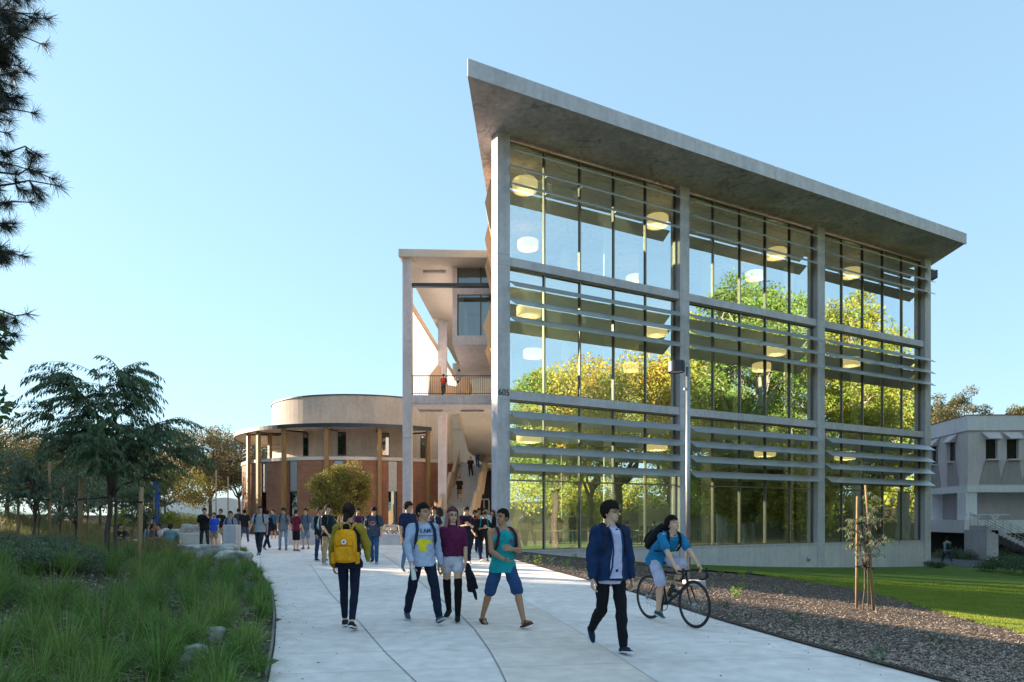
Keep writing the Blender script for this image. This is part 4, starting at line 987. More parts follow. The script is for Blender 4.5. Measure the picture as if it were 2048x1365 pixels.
# lawn blades
def lawnblades():
    g = np.random.default_rng(6); n = 190000; y = 9+g.random(n)**1.2*20; x0 = np.array([interp(MR, q)-.12-.12*math.sin(q*5.1)-.07*math.sin(q*17) for q in y]); x = x0+g.random(n)*(.82*y-x0+1.5).clip(.1)
    keep = x < .82*y+1; x, y = x[keep], y[keep]; n = len(x); z = np.array([zg(a, b) for a, b in zip(x, y)])+.03
    a = g.uniform(0, 2*math.pi, n); h = g.uniform(.03, .065, n)*(1+.3*np.sin(x*3)*np.sin(y*2.3)); w = .004+.0004*y; t = g.normal(0, .02, (n, 2))
    v = np.stack([np.stack([x-np.cos(a)*w, y-np.sin(a)*w, z], 1), np.stack([x+np.cos(a)*w, y+np.sin(a)*w, z], 1), np.stack([x+t[:, 0], y+t[:, 1], z+h], 1)], 1).reshape(-1, 3)
    tag(npmesh('lawn_grass', v, np.arange(3*n).reshape(-1, 3), M['grass_lawn']), kind='stuff')
lawnblades()
# small plants in the mulch
r2 = random.Random(17)
def sprout(x, y, s, lab, parent=None):
    g = rg; z = zg(x, y)+.02; n = 46; a = g.uniform(0, 6.28, n); r_ = g.random(n)*s*.45; hh = g.random(n)*s*.8
    pos = np.stack([x+np.cos(a)*r_*.6, y+np.sin(a)*r_*.6, z+hh*.8], 1); d = np.stack([np.cos(a), np.sin(a), g.uniform(.1, 1.0, n)], 1)
    v, f = leaves(pos, d, s*.32, s*.13); e = len(v)
    st = MB()
    o = npmesh('small_plant', v, f, M['leaf_green' if r2.random() < .55 else 'leaf_grey']); tag(o, lab, 'plant', 'small plants in the mulch bed'); return o
spots = [(1052, 1124), (1075, 1128), (1100, 1131), (1150, 1120), (1172, 1146), (1130, 1137), (1190, 1130), (1262, 1150), (1300, 1148), (1345, 1160), (1270, 1135), (1440, 1155), (1483, 1158), (1500, 1150), (1482, 1180), (1450, 1218), (1590, 1250), (1680, 1260), (1560, 1190), (1620, 1175), (1350, 1200), (1870, 1290), (1755, 1330), (1470, 1195), (1325, 1170)]
for (px, py) in spots:
    Y = 20.0
    for _ in range(12): Y = (CAMZ-zg(PX(px, Y), Y))*F/(py-HZ)
    if Y < 29: sprout(PX(px, Y), Y, r2.uniform(.16, .34), 'small leafy plant growing from the wood mulch beside the path')
# boulders
def boulder(label, px, py, Y, sx_, sy_, sz_, seed, sink=.3):
    r = random.Random(seed); bm = bmesh.new(); bmesh.ops.create_icosphere(bm, subdivisions=4, radius=1)
    for v in bm.verts:
        n = noise.noise(v.co*1.3+Vector((seed, 0, 0)))*.35+noise.noise(v.co*3.5+Vector((seed, 5, 0)))*.12; c = v.co.copy(); c = Vector([max(-.72, min(.72, q)) for q in c])*1.25; v.co = c*(1+n)
        v.co = Vector((v.co.x*sx_, v.co.y*sy_, v.co.z*sz_))
    me = bpy.data.meshes.new('boulder'); bm.to_mesh(me); bm.free(); me.materials.append(M['boulder']); x = PX(px, Y)
    for p in me.polygons: p.use_smooth = True
    me.transform(Matrix.Translation((x, Y, zg(x, Y)+sz_*(1-sink)))); return tag(link('boulder', me), label, 'boulder', 'boulders in the planting')
boulder('pale flat boulder among the grass near the path', 422, 1293, 7.9, .13, .10, .10, 1)
boulder('pale rounded boulder at the bottom edge of the grass', 392, 1350, 6.7, .12, .10, .11, 2)
boulder('large grey boulder at the feet of the man in black shirt', 440, 1095, 22.6, .62, .4, .28, 3)
boulder('grey boulder half buried behind the grass edge', 467, 1108, 20.8, .5, .35, .2, 4)
boulder('grey rounded boulder behind the concrete bench', 395, 1052, 33, .8, .6, .6, 5)
boulder('low boulder left of the round grey one', 350, 1055, 34, .7, .5, .45, 6)
boulder('small pale boulder beside the bench end', 385, 1086, 24.5, .5, .3, .22, 7)
# ================================================================ people
DK = (.015, .011, .009)
def cloth(name, col, rough=.85, var=.14, bump=.35, bs=90, sheen=0):
    return pmat(name, col, rough, var=var, scale=9, bump=bump, bscale=bs, spec=.15, sheen=sheen)
_cm = {}
def CM(col, rough=.85):
    k = (tuple(col), rough)
    if k not in _cm: _cm[k] = cloth('cloth', col, rough)
    return _cm[k]
def skinmat(col):
    k = ('skin', tuple(col))
    if k not in _cm:
        m, N, L, b = newmat('skin'); tc = N.new('ShaderNodeTexCoord'); n = N.new('ShaderNodeTexNoise'); n.inputs['Scale'].default_value = 14; L.new(tc.outputs['Object'], n.inputs['Vector'])
        mx = N.new('ShaderNodeMix'); mx.data_type = 'RGBA'; mx.inputs[6].default_value = c4([c*.88 for c in col]); mx.inputs[7].default_value = c4([min(1, c*1.1) for c in col]); L.new(n.outputs['Fac'], mx.inputs[0])
        L.new(mx.outputs[2], b.inputs['Base Color']); b.inputs['Roughness'].default_value = .5; b.inputs['Subsurface Weight'].default_value = .08; b.inputs['Subsurface Radius'].default_value = (.01, .004, .002)
        _cm[k] = m
    return _cm[k]
M['eye'] = pmat('eye_dark', (.02, .015, .012), .3); M['lip'] = pmat('lip', (.34, .15, .12), .5)
def capsule(mb, a, b, r0, r1, n=12, fl=None):
    """closed tapered capsule; fl = (axis, k) squashes along an axis"""
    a = Vector(a); b = Vector(b); d = b-a; ln = d.length
    if ln < 1e-6: d = Vector((0, 0, 1)); ln = 1e-6
    d = d/ln; u = d.orthogonal().normalized(); w = d.cross(u); vs = []; rings = []
    for k in (-80, -50, -20): rings.append((a+d*r0*math.sin(R(k)), r0*math.cos(R(k))))
    rings.append((a, r0)); rings.append((a+d*ln*.5, (r0+r1)/2)); rings.append((b, r1))
    for k in (20, 50, 80): rings.append((b+d*r1*math.sin(R(k)), r1*math.cos(R(k))))
    for c, r in rings:
        for i in range(n):
            t = 2*math.pi*i/n; o = (u*math.cos(t)+w*math.sin(t))*r
            if fl: o -= Vector(fl[0])*o.dot(Vector(fl[0]))*(1-fl[1])
            vs.append(c+o)
    m = len(rings); fs = [tuple(range(n))[::-1], tuple(range((m-1)*n, m*n))]
    for j in range(m-1):
        for i in range(n): fs.append((j*n+i, j*n+(i+1) % n, (j+1)*n+(i+1) % n, (j+1)*n+i))
    mb.add(vs, fs)
def ell(mb, c, r, rot=None, n=14):
    vs = []; m = 9; c = Vector(c)
    for j in range(m):
        p = math.pi*(j+.5)/m-math.pi/2
        for i in range(n):
            t = 2*math.pi*i/n; v = Vector((r[0]*math.cos(p)*math.cos(t), r[1]*math.cos(p)*math.sin(t), r[2]*math.sin(p)))
            if rot: v = rot @ v
            vs.append(c+v)
    fs = [tuple(range(n))[::-1], tuple(range((m-1)*n, m*n))]
    for j in range(m-1):
        for i in range(n): fs.append((j*n+i, j*n+(i+1) % n, (j+1)*n+(i+1) % n, (j+1)*n+i))
    mb.add(vs, fs)
def loftz(mb, secs, f, n=18):
    """secs: (z, rx, ry, yoff); f maps the local point"""
    vs = []
    for (z, rx, ry, yo) in secs:
        for i in range(n): t = 2*math.pi*i/n; vs.append(f(Vector((rx*math.cos(t), yo+ry*math.sin(t), z))))
    m = len(secs); fs = [tuple(range(n))[::-1], tuple(range((m-1)*n, m*n))]
    for j in range(m-1):
        for i in range(n): fs.append((j*n+i, j*n+(i+1) % n, (j+1)*n+(i+1) % n, (j+1)*n+i))
    mb.add(vs, fs)
def fuse(mb, vox, smooth=4, wr=0, seed=0):
    me = bpy.data.meshes.new('t'); me.from_pydata([tuple(v) for v in mb.v], [], mb.f)
    o = bpy.data.objects.new('t', me); COL.objects.link(o)
    md = o.modifiers.new('r', 'REMESH'); md.mode = 'VOXEL'; md.voxel_size = vox; md.use_smooth_shade = True
    if smooth: ms = o.modifiers.new('s', 'SMOOTH'); ms.iterations = smooth; ms.factor = .5
    dg = bpy.context.evaluated_depsgraph_get(); r = bpy.data.meshes.new_from_object(o.evaluated_get(dg))
    bpy.data.objects.remove(o); bpy.data.meshes.remove(me)
    n = len(r.vertices)
    if wr and n:
        co = np.empty(n*3, dtype=np.float32); r.vertices.foreach_get('co', co); co = co.reshape(-1, 3); no = np.empty(n*3, dtype=np.float32); r.vertices.foreach_get('normal', no); no = no.reshape(-1, 3)
        x, y, z = co.T; s = seed*1.7
        w = np.sin(z*31+x*17*np.sin(s)+y*9+s)*.5+np.sin(z*52-x*41+s*2+2*np.sin(y*23))*.3+np.sin(x*60+y*37+z*21+s)*.25
        w = np.sign(w)*np.abs(w)**1.3
        co += no*(w*wr)[:, None]; r.vertices.foreach_set('co', co.ravel()); r.update()
    return r
def ik(a, t, l1, l2, pole):
    a = Vector(a); t = Vector(t); d = t-a; ln = min(d.length, (l1+l2)*.999); d.normalize(); x = (l1*l1-l2*l2+ln*ln)/(2*ln); h = math.sqrt(max(0, l1*l1-x*x))
    p = Vector(pole); p = p-d*p.dot(d); p.normalize(); return a+d*x+p*h, a+d*ln
def hand(mb, w, d, palm, side, curl=.5, sc=1.0, spread=.12, thumb=.7):
    """w wrist, d direction, palm = palm normal (towards the inside), side lateral towards the thumb"""
    d = Vector(d).normalized(); palm = Vector(palm); palm = (palm-d*palm.dot(d)).normalized(); lat = d.cross(palm).normalized()
    if lat.dot(Vector(side)) < 0: lat = -lat
    capsule(mb, w-d*.02, w+d*.03, .026*sc, .031*sc, 10, (palm, .72)); 
    for q in (-.026, -.008, .01, .026): capsule(mb, w+d*.015+lat*q*.7*sc, w+d*.088*sc+lat*q*sc, .015*sc, .0125*sc, 8)
    for i, (q, l) in enumerate(((.031, .073), (.011, .083), (-.010, .078), (-.029, .060))):
        p = w+d*.09*sc+lat*q*sc; dd = (d+lat*q*spread*14).normalized(); c = curl*(.85+.15*i)
        for j, f in enumerate((.45, .32, .25)):
            a = c*(.55+.45*j)*1.2; ax = (dd*math.cos(a)+palm*math.sin(a)).normalized(); e = p+ax*l*f*sc*1.05; capsule(mb, p, e, (.0098-.0008*j)*sc, (.0092-.0008*j)*sc, 8); p = e; dd = ax
    p = w+d*.03*sc+lat*.026*sc; dd = (d*.75+lat*thumb+palm*.35).normalized(); e = p+dd*.042*sc; capsule(mb, p, e, .014*sc, .0115*sc, 8); dd = (d*.9+lat*.25+palm*.45).normalized(); capsule(mb, e, e+dd*.036*sc, .0115*sc, .009*sc, 8)
WALK = dict(L=(24, 2, 6, 14), Rr=(-16, 2, 22, -22), aL=(-18, 8, 12, 0), aR=(20, 8, 22, 0))
WALK2 = dict(L=(-16, 2, 24, -22), Rr=(24, 2, 6, 14), aL=(20, 8, 22, 0), aR=(-18, 8, 12, 0))
STAND = dict(L=(2, 4, 3, 0), Rr=(-1, 4, 3, 0), aL=(2, 7, 12, 0), aR=(4, 7, 10, 0))
PHONE = dict(L=(10, 3, 8, 0), Rr=(-8, 3, 12, -8), aL=(12, 8, 95, 35), aR=(12, 8, 90, 38))
SIT = dict(root=(0, 0, .22), lean=14, LT=(.16, -.52, .1), RT=(-.16, -.50, .1), kp=(0, -.3, 1), aL=(35, 10, 50, 25), aR=(35, 10, 55, 20))
def person(label, px, py, head, rz, pose, skin=(.50, .32, .22), top=('tee', (.3, .3, .3)), bottom=('long', (.03, .04, .07)), shoe=(.03, .03, .035), hair=('short', (.018, .013, .01)), fem=False, pack=None, headrot=(0, 0), group='people walking on the path and plaza', vox=None, Y=None, z=None, H=None, build=1.0, seed=None, lean=0, loc=None, glasses=False, name='person'):
    seed = seed if seed is not None else int(px*7+py)
    if loc: X, Y, z = loc
    else:
        if Y is None: X, Y = G(px, py)
        X = PX(px, Y); z = zg(X, Y)+.005 if z is None else z
        if H is None: H = (py-head)/F*Y
    near = Y < 13; rr0 = random.Random(seed)
    if build == 1.0 and not near: W = build = 1+rr0.uniform(-.07, .09)
    if hair[1] == DK and not near: t_ = rr0.random(); hair = (hair[0], (.015+.05*t_*t_, .011+.03*t_*t_, .009+.02*t_*t_))
    vb = vox or (.0065 if near else .010 if Y < 24 else .014); vc = .0085 if near else .012 if Y < 24 else .016
    pose = dict(pose)
    if not near:
        for k_ in ('L', 'Rr', 'aL', 'aR'):
            if isinstance(pose.get(k_), tuple): pose[k_] = tuple(v+rr0.uniform(-6, 6)*(1 if i_ != 3 else .3) for i_, v in enumerate(pose[k_]))
        headrot = (headrot[0]+rr0.uniform(-22, 22), headrot[1]+rr0.uniform(-2, 10))
    lean = pose.get('lean', lean); W = build
    root = Vector(pose.get('root', (0, 0, .95))); la = R(lean)
    def up(p):   # bend the upper body over the pelvis
        q = Vector(p)-Vector((0, 0, .95)); a = la*sstep(-.08, .3, q.z)
        c, s = math.cos(a), math.sin(a); q = Vector((q.x, q.y*c-q.z*s, q.y*s+q.z*c)); return root+q
    hy, hp = R(headrot[0]), R(headrot[1]); hc = Vector((0, .01, 1.53)); HR = Matrix.Rotation(hy, 3, 'Z') @ Matrix.Rotation(hp+la*.75*-1, 3, 'X')
    HS = 1.07
    def hd(p): return up(hc)+Vector((0, 0, -.016))+HR @ Vector((Vector(p)-hc)*HS)
    # legs
    legs = []; ll, sl_ = .43, .42
    for s, key, kt in ((1, 'L', 'LT'), (-1, 'Rr', 'RT')):
        hip = root+Vector((s*.088, .0, -.02))
        if kt in pose:
            tgt = Vector(pose[kt]); kp = Vector(pose.get('kp', (0, -1, .2)))+Vector((s*pose.get('splay', .15), 0, 0)); kn, an = ik(hip, tgt, ll, sl_, kp); fp = pose.get('fp', (0, 0))[0 if s == 1 else 1]
        else:
            tp, ab, kf, fp = pose[key]; tp, ab, kf = R(tp), R(ab), R(kf)
            kn = hip+Vector((s*math.sin(ab), -math.sin(tp), -math.cos(tp)))*ll; an = kn+Vector((s*math.sin(ab)*.3, -math.sin(tp-kf), -math.cos(tp-kf)))*sl_
        fpr = R(fp); fd = Vector((s*.12, -math.cos(fpr), math.sin(fpr))).normalized(); fu = Vector((0, math.sin(fpr), math.cos(fpr)))
        legs.append([hip, kn, an, fd, fu])
    lo = min(min((q[2]-q[4]*.08-q[3]*.06).z, (q[2]-q[4]*.08+q[3]*.19).z) for q in legs)
    dz = -lo if 'root' not in pose else 0
    if dz:
        root += Vector((0, 0, dz))
        for q in legs:
            for i in range(3): q[i] = q[i]+Vector((0, 0, dz))
    # arms
    arms = []; ul, fl_ = .285, .255
    shw = .155 if fem else .176
    for s, key in ((1, 'aL'), (-1, 'aR')):
        sh = up((s*shw*W, .012, 1.405)); A = pose[key]
        if isinstance(A, dict):
            el, wr = ik(sh, root-Vector((0, 0, .95))+Vector(A['w']) if 'root' not in pose else Vector(A['w']), ul, fl_, A.get('pole', (s*.5, .6, -1)))
            hdv = Vector(A.get('d', wr-el)); pal = Vector(A.get('palm', (-s, 0, 0))); curl = A.get('curl', .5); th = A.get('side', (0, -1, 0)); spread = A.get('spread', .12)
        else:
            p, ab, fx, iw = [R(v) for v in A]
            u = Vector((s*math.sin(ab), -math.sin(p)*math.cos(ab), -math.cos(p)*math.cos(ab))).normalized(); el = sh+u*ul
            f = Vector((s*math.sin(ab)*.4-s*math.sin(iw), -math.sin(p+fx)*math.cos(iw), -math.cos(p+fx))).normalized(); wr = el+f*fl_; hdv = f; pal = Vector((-s, 0, .1)); curl = .55; th = (0, -1, 0.0) if abs(f.y) < .6 else (0, 0, 1); spread = .12
        arms.append((s, sh, el, wr, hdv, pal, curl, th, spread))
    # ---- body
    mb = MB(); wf = (.78 if fem else 1)
    if fem: T = [(.86, .13, .09, .01), (.93, .165, .115, .015), (1.0, .15, .10, .01), (1.1, .118, .085, 0), (1.2, .128, .095, -.01), (1.3, .148, .118, -.018), (1.37, .15, .10, -.005), (1.43, .125, .08, .01), (1.475, .06, .055, .015)]
    else: T = [(.86, .12, .09, .01), (.93, .15, .11, .01), (1.0, .145, .10, .005), (1.1, .14, .095, 0), (1.2, .155, .105, -.005), (1.3, .172, .118, -.01), (1.37, .178, .11, 0), (1.43, .15, .085, .01), (1.48, .065, .06, .015)]
    T = [(z_, rx*W, ry*W, yo) for z_, rx, ry, yo in T]
    loftz(mb, T, up)
    capsule(mb, up((0, .015, 1.44)), hd((0, .012, 1.57)), .058*wf+.008, .052*wf+.006)
    ell(mb, hd((0, .012, 1.655)), (.073, .092, .098), HR); ell(mb, hd((0, -.022, 1.605)), (.060, .068, .078), HR); ell(mb, hd((0, -.045, 1.565)), (.036, .042, .036), HR)
    capsule(mb, hd((0, -.088, 1.645)), hd((0, -.108, 1.612)), .008, .0135); 
    for s in (-1, 1):
        ell(mb, hd((s*.073, .012, 1.622)), (.010, .018, .03), HR); capsule(mb, hd((s*.045, -.072, 1.657)), hd((s*.018, -.085, 1.655)), .011, .011, 8)
    capsule(mb, hd((-.016, -.083, 1.577)), hd((.016, -.083, 1.577)), .0085, .0085, 8)
    for (s, sh, el, wr, hv, pal, curl, th, spread) in arms:
        k = (.8 if fem else 1)*(.5+.5*W)
        capsule(mb, sh, el, .052*k, .040*k); capsule(mb, sh.lerp(el, .35), sh.lerp(el, .75), .047*k, .042*k); fa = el.lerp(wr, .3); capsule(mb, el, fa, .039*k, .041*k); capsule(mb, fa, wr, .041*k, .025*k)
        capsule(mb, up((s*.09*W, .01, 1.43)), sh, .05*k, .055*k)
        hand(mb, wr+hv.normalized()*.01, hv, pal, th, curl, .92 if fem else 1.03, spread)
    for (hip, kn, an, fd, fu) in legs:
        k = (.97 if fem else 1)*(.6+.4*W)
        capsule(mb, hip, kn, .083*k, .053*k); cf = kn.lerp(an, .32); bk = Vector((0, .012, 0)); capsule(mb, kn, cf+bk, .050*k, .055*k); capsule(mb, cf+bk, an, .053*k, .034*k)
        capsule(mb, an+fd*-.03-fu*.045, an+fd*.10-fu*.055, .032, .030, 10, (fu, .8)); capsule(mb, an, an-fu*.04, .036, .034); capsule(mb, an+fd*.10-fu*.058, an+fd*.165-fu*.064, .034, .026, 10, (fu, .6))
    me = fuse(mb, vb, 3)
    for m in (skinmat(skin), M['eye'], M['lip'], CM(hair[1], .6)): me.materials.append(m)
    # face colouring by position in the head frame
    o0 = up(hc)+Vector((0, 0, -.016))
    n = len(me.polygons); cen = np.empty(n*3, dtype=np.float32); me.polygons.foreach_get('center', cen); cen = cen.reshape(-1, 3)
    q = (cen-np.array(o0))@np.array(HR)/HS+np.array(hc)   # inverse rotation
    ax = np.abs(q[:, 0]); fr = (q[:, 1] < -.055) & (q[:, 2] > 1.5)
    mi = np.zeros(n, dtype=np.int32)
    mi[fr & (np.abs(ax-.031) < .0115) & (np.abs(q[:, 2]-1.637) < .0045)] = 1
    mi[fr & (np.abs(ax-.031) < .018) & (np.abs(q[:, 2]-1.660) < .0042)] = 3
    mi[fr & (ax < .022) & (np.abs(q[:, 2]-1.577) < .0075)] = 2
    if hair[0] == 'beard': mi[(q[:, 2] > 1.51) & (q[:, 2] < 1.596) & (q[:, 1] < -.02) & (q[:, 1] > -.2) & ((ax > .024) | (q[:, 2] < 1.566)) & (ax < .1)] = 3
    me.polygons.foreach_set('material_index', mi)
    sc = H/1.75
    ob = link(name, me); ob.location = (X, Y, z); ob.rotation_euler = (0, 0, R(rz)); ob.scale = (sc,)*3
    tag(ob, label, 'person', group)
    def child(nm, me_, mat):
        if not isinstance(mat, (list, tuple)): mat = [mat]
        for m in mat: me_.materials.append(m)
        for p in me_.polygons: p.use_smooth = True
        c = bpy.data.objects.new(nm, me_); COL.objects.link(c); c.parent = ob; return c
    parts = {'person': ob}
    # ---- bottoms
    kind, col = bottom[0], bottom[1]
    fit = {'long': .014, 'slim': .006, 'loose': .022, 'shorts': .026, 'hot': .018, 'jeans': .013}[kind]
    mb = MB(); ztop = 1.0
    loftz(mb, [(.84, .10*W, .09*W, .01), (.88, (.155 if fem else .14)*W, .115*W, .01), (.93, T[1][1]+.012, T[1][2]+.012, .012), (.985, T[2][1]+.012, T[2][2]+.012, .006), (ztop, T[2][1]+.008, T[2][2]+.008, .005)], up)
    for (hip, kn, an, fd, fu) in legs:
        k = (.97 if fem else 1)*(.6+.4*W); g = fit
        if kind in ('shorts', 'hot'):
            e = hip.lerp(kn, .93 if kind == 'shorts' else .30); capsule(mb, hip, e, .084*k+.008, (.066 if kind == 'shorts' else .082)*k+g, 14)
        else:
            capsule(mb, hip, kn, .084*k+g*.5, .056*k+g); cf = kn.lerp(an, .35); capsule(mb, kn, cf+Vector((0, .01, 0)), .054*k+g, .056*k+g*.8); capsule(mb, cf+Vector((0, .01, 0)), an-(an-kn)*(.04 if kind != 'slim' else .12), .055*k+g*.8, .038*k+g*1.15)
    if kind in ('shorts', 'hot'):
        pass
    parts['bottom'] = child('shorts' if kind in ('shorts', 'hot') else 'trousers', fuse(mb, vc, 3, wr=.007 if kind != 'slim' else .002, seed=seed % 17), CM(col))
    # ---- tops
    kind, col = top[0], top[1]; g = top[2] if len(top) > 2 else {'tee': .02, 'long': .022, 'tank': .012, 'jacket': .04, 'polo': .018, 'blouse': .02, 'bomber': .045}[kind]
    hem = {'tee': .86, 'long': .87, 'tank': .84, 'jacket': .86, 'polo': .88, 'blouse': .97, 'bomber': .86}[kind]
    mb = MB(); bt = bottom[0]; hx = (.193 if bt in ('loose', 'shorts') else .184)*(.6+.4*W)*(1.0 if not fem else 1.02); hy = .150*(.7+.3*W); S_ = [(hem-.02, hx+g*.5, hy+g*.35, .0), (.90, hx+g*.4, hy+g*.3, .008)] if hem < .93 else []
    for (z_, rx, ry, yo) in T:
        if hem <= z_ <= 1.44: 
            ww = g if 1.0 < z_ < 1.28 else g*.8
            if z_ < .95 and hem < .93: S_.append((z_, hx+g*.35, hy+g*.25, yo)); continue
            if z_ < 1.05 and hem < .93: S_.append((z_, max(rx, .155*W)+ww*1.1, max(ry, .115*W)+ww, yo)); continue
            if kind == 'tank' and z_ > 1.33: S_.append((z_, rx*(.97 if z_ < 1.4 else .80), ry+g*.9, yo))
            else: S_.append((z_, max(rx, (.135 if fem else .145)*W)+ww, max(ry, .10*W)+ww, yo))
    S_.append((1.465, (.082 if kind != 'tank' else .088), .07, .018)); 
    if kind != 'tank': S_.append((1.485, .066, .062, .016))
    loftz(mb, S_, up)
    for (s, sh, el, wr, hv, pal, curl, th, spread) in arms:
        k = (.8 if fem else 1)*(.5+.5*W)
        if kind != 'tank': capsule(mb, up((s*.085*W, .01, 1.425)), sh, .050*k+g*.3, .053*k+g*.4)
        if kind in ('tee', 'polo', 'blouse'): e = sh.lerp(el, .72); capsule(mb, sh, e, .053*k+g*.4, .052*k+g*.8)
        elif kind in ('long', 'jacket', 'bomber'):
            capsule(mb, sh, el, .053*k+g*.45, .043*k+g*.7); f = el.lerp(wr, .94); capsule(mb, el, f, .043*k+g*.75, .030*k+g*.45)
    if pose.get('hunch') and False: pass
    parts['top'] = child({'tee': 't_shirt', 'long': 'sweatshirt', 'tank': 'tank_top', 'jacket': 'jacket', 'polo': 'polo_shirt', 'blouse': 'blouse', 'bomber': 'bomber_jacket'}[kind], fuse(mb, vc, 3, wr=.0085, seed=seed % 13), CM(col))
    # ---- shoes
    if shoe is not None:
        for (hip, kn, an, fd, fu) in legs:
            mb = MB(); capsule(mb, an-fd*.035-fu*.05, an+fd*.09-fu*.048, .042, .040, 10); capsule(mb, an-fu*.035, an-fd*.01-fu*.03, .046, .044); capsule(mb, an+fd*.09-fu*.055, an+fd*.165-fu*.062, .041, .032, 10, (fu, .62))
            me_ = fuse(mb, .009 if near else .014, 2)
            # sole
            sm = MB(); ou = []; lat = fd.cross(fu)
            for (a, w_) in ((-.075, .018), (-.06, .034), (0, .038), (.06, .040), (.12, .045), (.165, .038), (.195, .018)): ou.append((a, w_))
            pts = [an+fd*a+lat*w_-fu*.078 for a, w_ in ou]+[an+fd*a-lat*w_-fu*.078 for a, w_ in ou[::-1]]
            sm.extrude(pts, fu*.022)
            c = child('shoe', me_, CM(shoe if isinstance(shoe[0], float) else shoe[0], .6)); so = bpy.data.meshes.new('sole'); so.from_pydata([tuple(v) for v in sm.v], [], sm.f)
            so.materials.append(CM((.6, .6, .6) if isinstance(shoe[0], float) else shoe[1], .6)); s2 = bpy.data.objects.new('sole', so); COL.objects.link(s2); s2.parent = c
    # ---- hair
    hk, hcol = hair; mb = MB(); r = random.Random(seed)
    bm = bmesh.new(); bmesh.ops.create_icosphere(bm, subdivisions=4, radius=1)
    fr_z = {'short': 1.700, 'buzz': 1.708, 'long': 1.705, 'bun': 1.705, 'beard': 1.70, 'mop': 1.682, 'quiff': 1.703, 'ponytail': 1.705}[hk]
    big = {'short': 1.0, 'buzz': .965, 'long': 1.03, 'bun': .99, 'beard': 1.0, 'mop': 1.07, 'quiff': 1.0, 'ponytail': .99}[hk]
    kill = []
    for v in bm.verts:
        c = v.co.copy(); nz = noise.noise(c*4+Vector((seed, 0, 0)))*.07+noise.noise(c*13)*.07
        p = Vector((c.x*.083*big, c.y*.106*big+.017, c.z*.105*big+1.663))*1; k = 1+nz; p = Vector((p.x*k, (p.y-.017)*k+.017, (p.z-1.663)*k+1.663))
        if p.z > 1.70 and p.y < .0 and hk in ('quiff', 'mop', 'short'): p.z += .022 if hk == 'quiff' else .008
        side_cut = (1.615 if hk not in ('long',) else 1.52)+noise.noise(Vector((p.x*30, p.y*30, seed)))*.012; fr_z_ = fr_z+noise.noise(Vector((p.x*28, seed, 2)))*.014
        lim = fr_z_ if p.y < -.045 else (fr_z_+(side_cut-fr_z_)*sstep(-.045, -.005, p.y) if p.y < .028 else 1.565)
        if p.z < lim: 
            if p.z < lim-.012: kill.append(v)
        v.co = p
    bmesh.ops.delete(bm, geom=kill, context='VERTS'); 
    me_ = bpy.data.meshes.new('hair'); 
    for v in bm.verts: v.co = hd(v.co)
    bm.to_mesh(me_); bm.free(); hobj = child('hair', me_, CM(hcol, .85))
    md = hobj.modifiers.new('thick', 'SOLIDIFY'); md.thickness = .012; md.offset = -1
    if hk in ('long', 'bun', 'ponytail'):
        mb = MB()
        if hk == 'long':
            for k in range(26):
                a = math.pi*(-.12+1.24*k/25); x, y = .078*math.cos(a), .02+.085*math.sin(a); e = r.uniform(-.02, .02); dp = r.uniform(.20, .33)
                capsule(mb, hd((x, y, 1.66)), hd((x*1.12, y*1.05, 1.56)), .024, .024, 6); capsule(mb, hd((x*1.12, y*1.05, 1.56)), up((x*1.45+e, y*1.05+.005 if y > 0 else y-.06, 1.50-dp)), .024, .010, 6)
        elif hk == 'bun': ell(mb, hd((.0, .115, 1.69)), (.045, .045, .045), HR); capsule(mb, hd((.01, .09, 1.60)), hd((.025, .12, 1.53)), .045, .03)
        else: capsule(mb, hd((0, .10, 1.67)), hd((0, .13, 1.60)), .03, .035); capsule(mb, hd((0, .13, 1.60)), hd((.01, .115, 1.47)), .033, .014)
        hm = fuse(mb, .009 if near else .013, 1); c = bpy.data.objects.new('hair_length', hm); COL.objects.link(c); hm.materials.append(CM(top[3] if len(top) > 3 else hcol, .55)); c.parent = hobj
    if glasses:
        g_ = MB()
        for s in (-1, 1):
            pts = [hd((s*.031+.021*math.cos(t), -.098-.002*math.cos(t), 1.636+.014*math.sin(t))) for t in [2*math.pi*i/12 for i in range(13)]]; g_.tube(pts, .0028, 5); g_.tube([hd((s*.052, -.095, 1.642)), hd((s*.079, -.03, 1.64)), hd((s*.08, .015, 1.63))], .0028, 5)
        g_.tube([hd((-.011, -.101, 1.638)), hd((.011, -.101, 1.638))], .0028, 5)
        c = g_.build('glasses', M['rubber']); c.parent = ob
    # ---- backpack: a thing of its own, same frame
    if pack:
        plabel, pcol, w_, h_, d_ = (pack+(.29, .43, .16))[:5] if len(pack) < 5 else pack[:5]
        off = g+.10*W+.012
        po = bpy.data.objects.new('backpack', None); COL.objects.link(po); po.location = ob.location; po.rotation_euler = ob.rotation_euler; po.scale = ob.scale
        tag(po, plabel, 'backpack', 'backpacks worn by the students')
        bm = bmesh.new(); bmesh.ops.create_cube(bm, size=1); bmesh.ops.subdivide_edges(bm, edges=bm.edges, cuts=5, use_grid_fill=True)
        zc = 1.22
        for v in bm.verts:
            c = v.co*2; kx = (1-.22*abs(c.z)**3)*(1-.18*abs(c.y)**2); kz = 1-.12*abs(c.x)**3-.05*abs(c.y); ky = (1-.25*abs(c.x)**3)*(1-.2*abs(c.z)**4)
            v.co = up((c.x*w_/2*kx, off+d_/2+c.y*d_/2*ky*(1.0 if c.y < 0 else 1.0-.15*c.z), zc+c.z*h_/2*kz))
        me_ = bpy.data.meshes.new('pack_body'); bm.to_mesh(me_); bm.free(); me_.materials.append(CM(pcol, .8))
        for p in me_.polygons: p.use_smooth = True
        def pchild(nm, me2, par=po):
            c = bpy.data.objects.new(nm, me2); COL.objects.link(c); c.parent = par; return c
        pb = pchild('pack_body', me_)
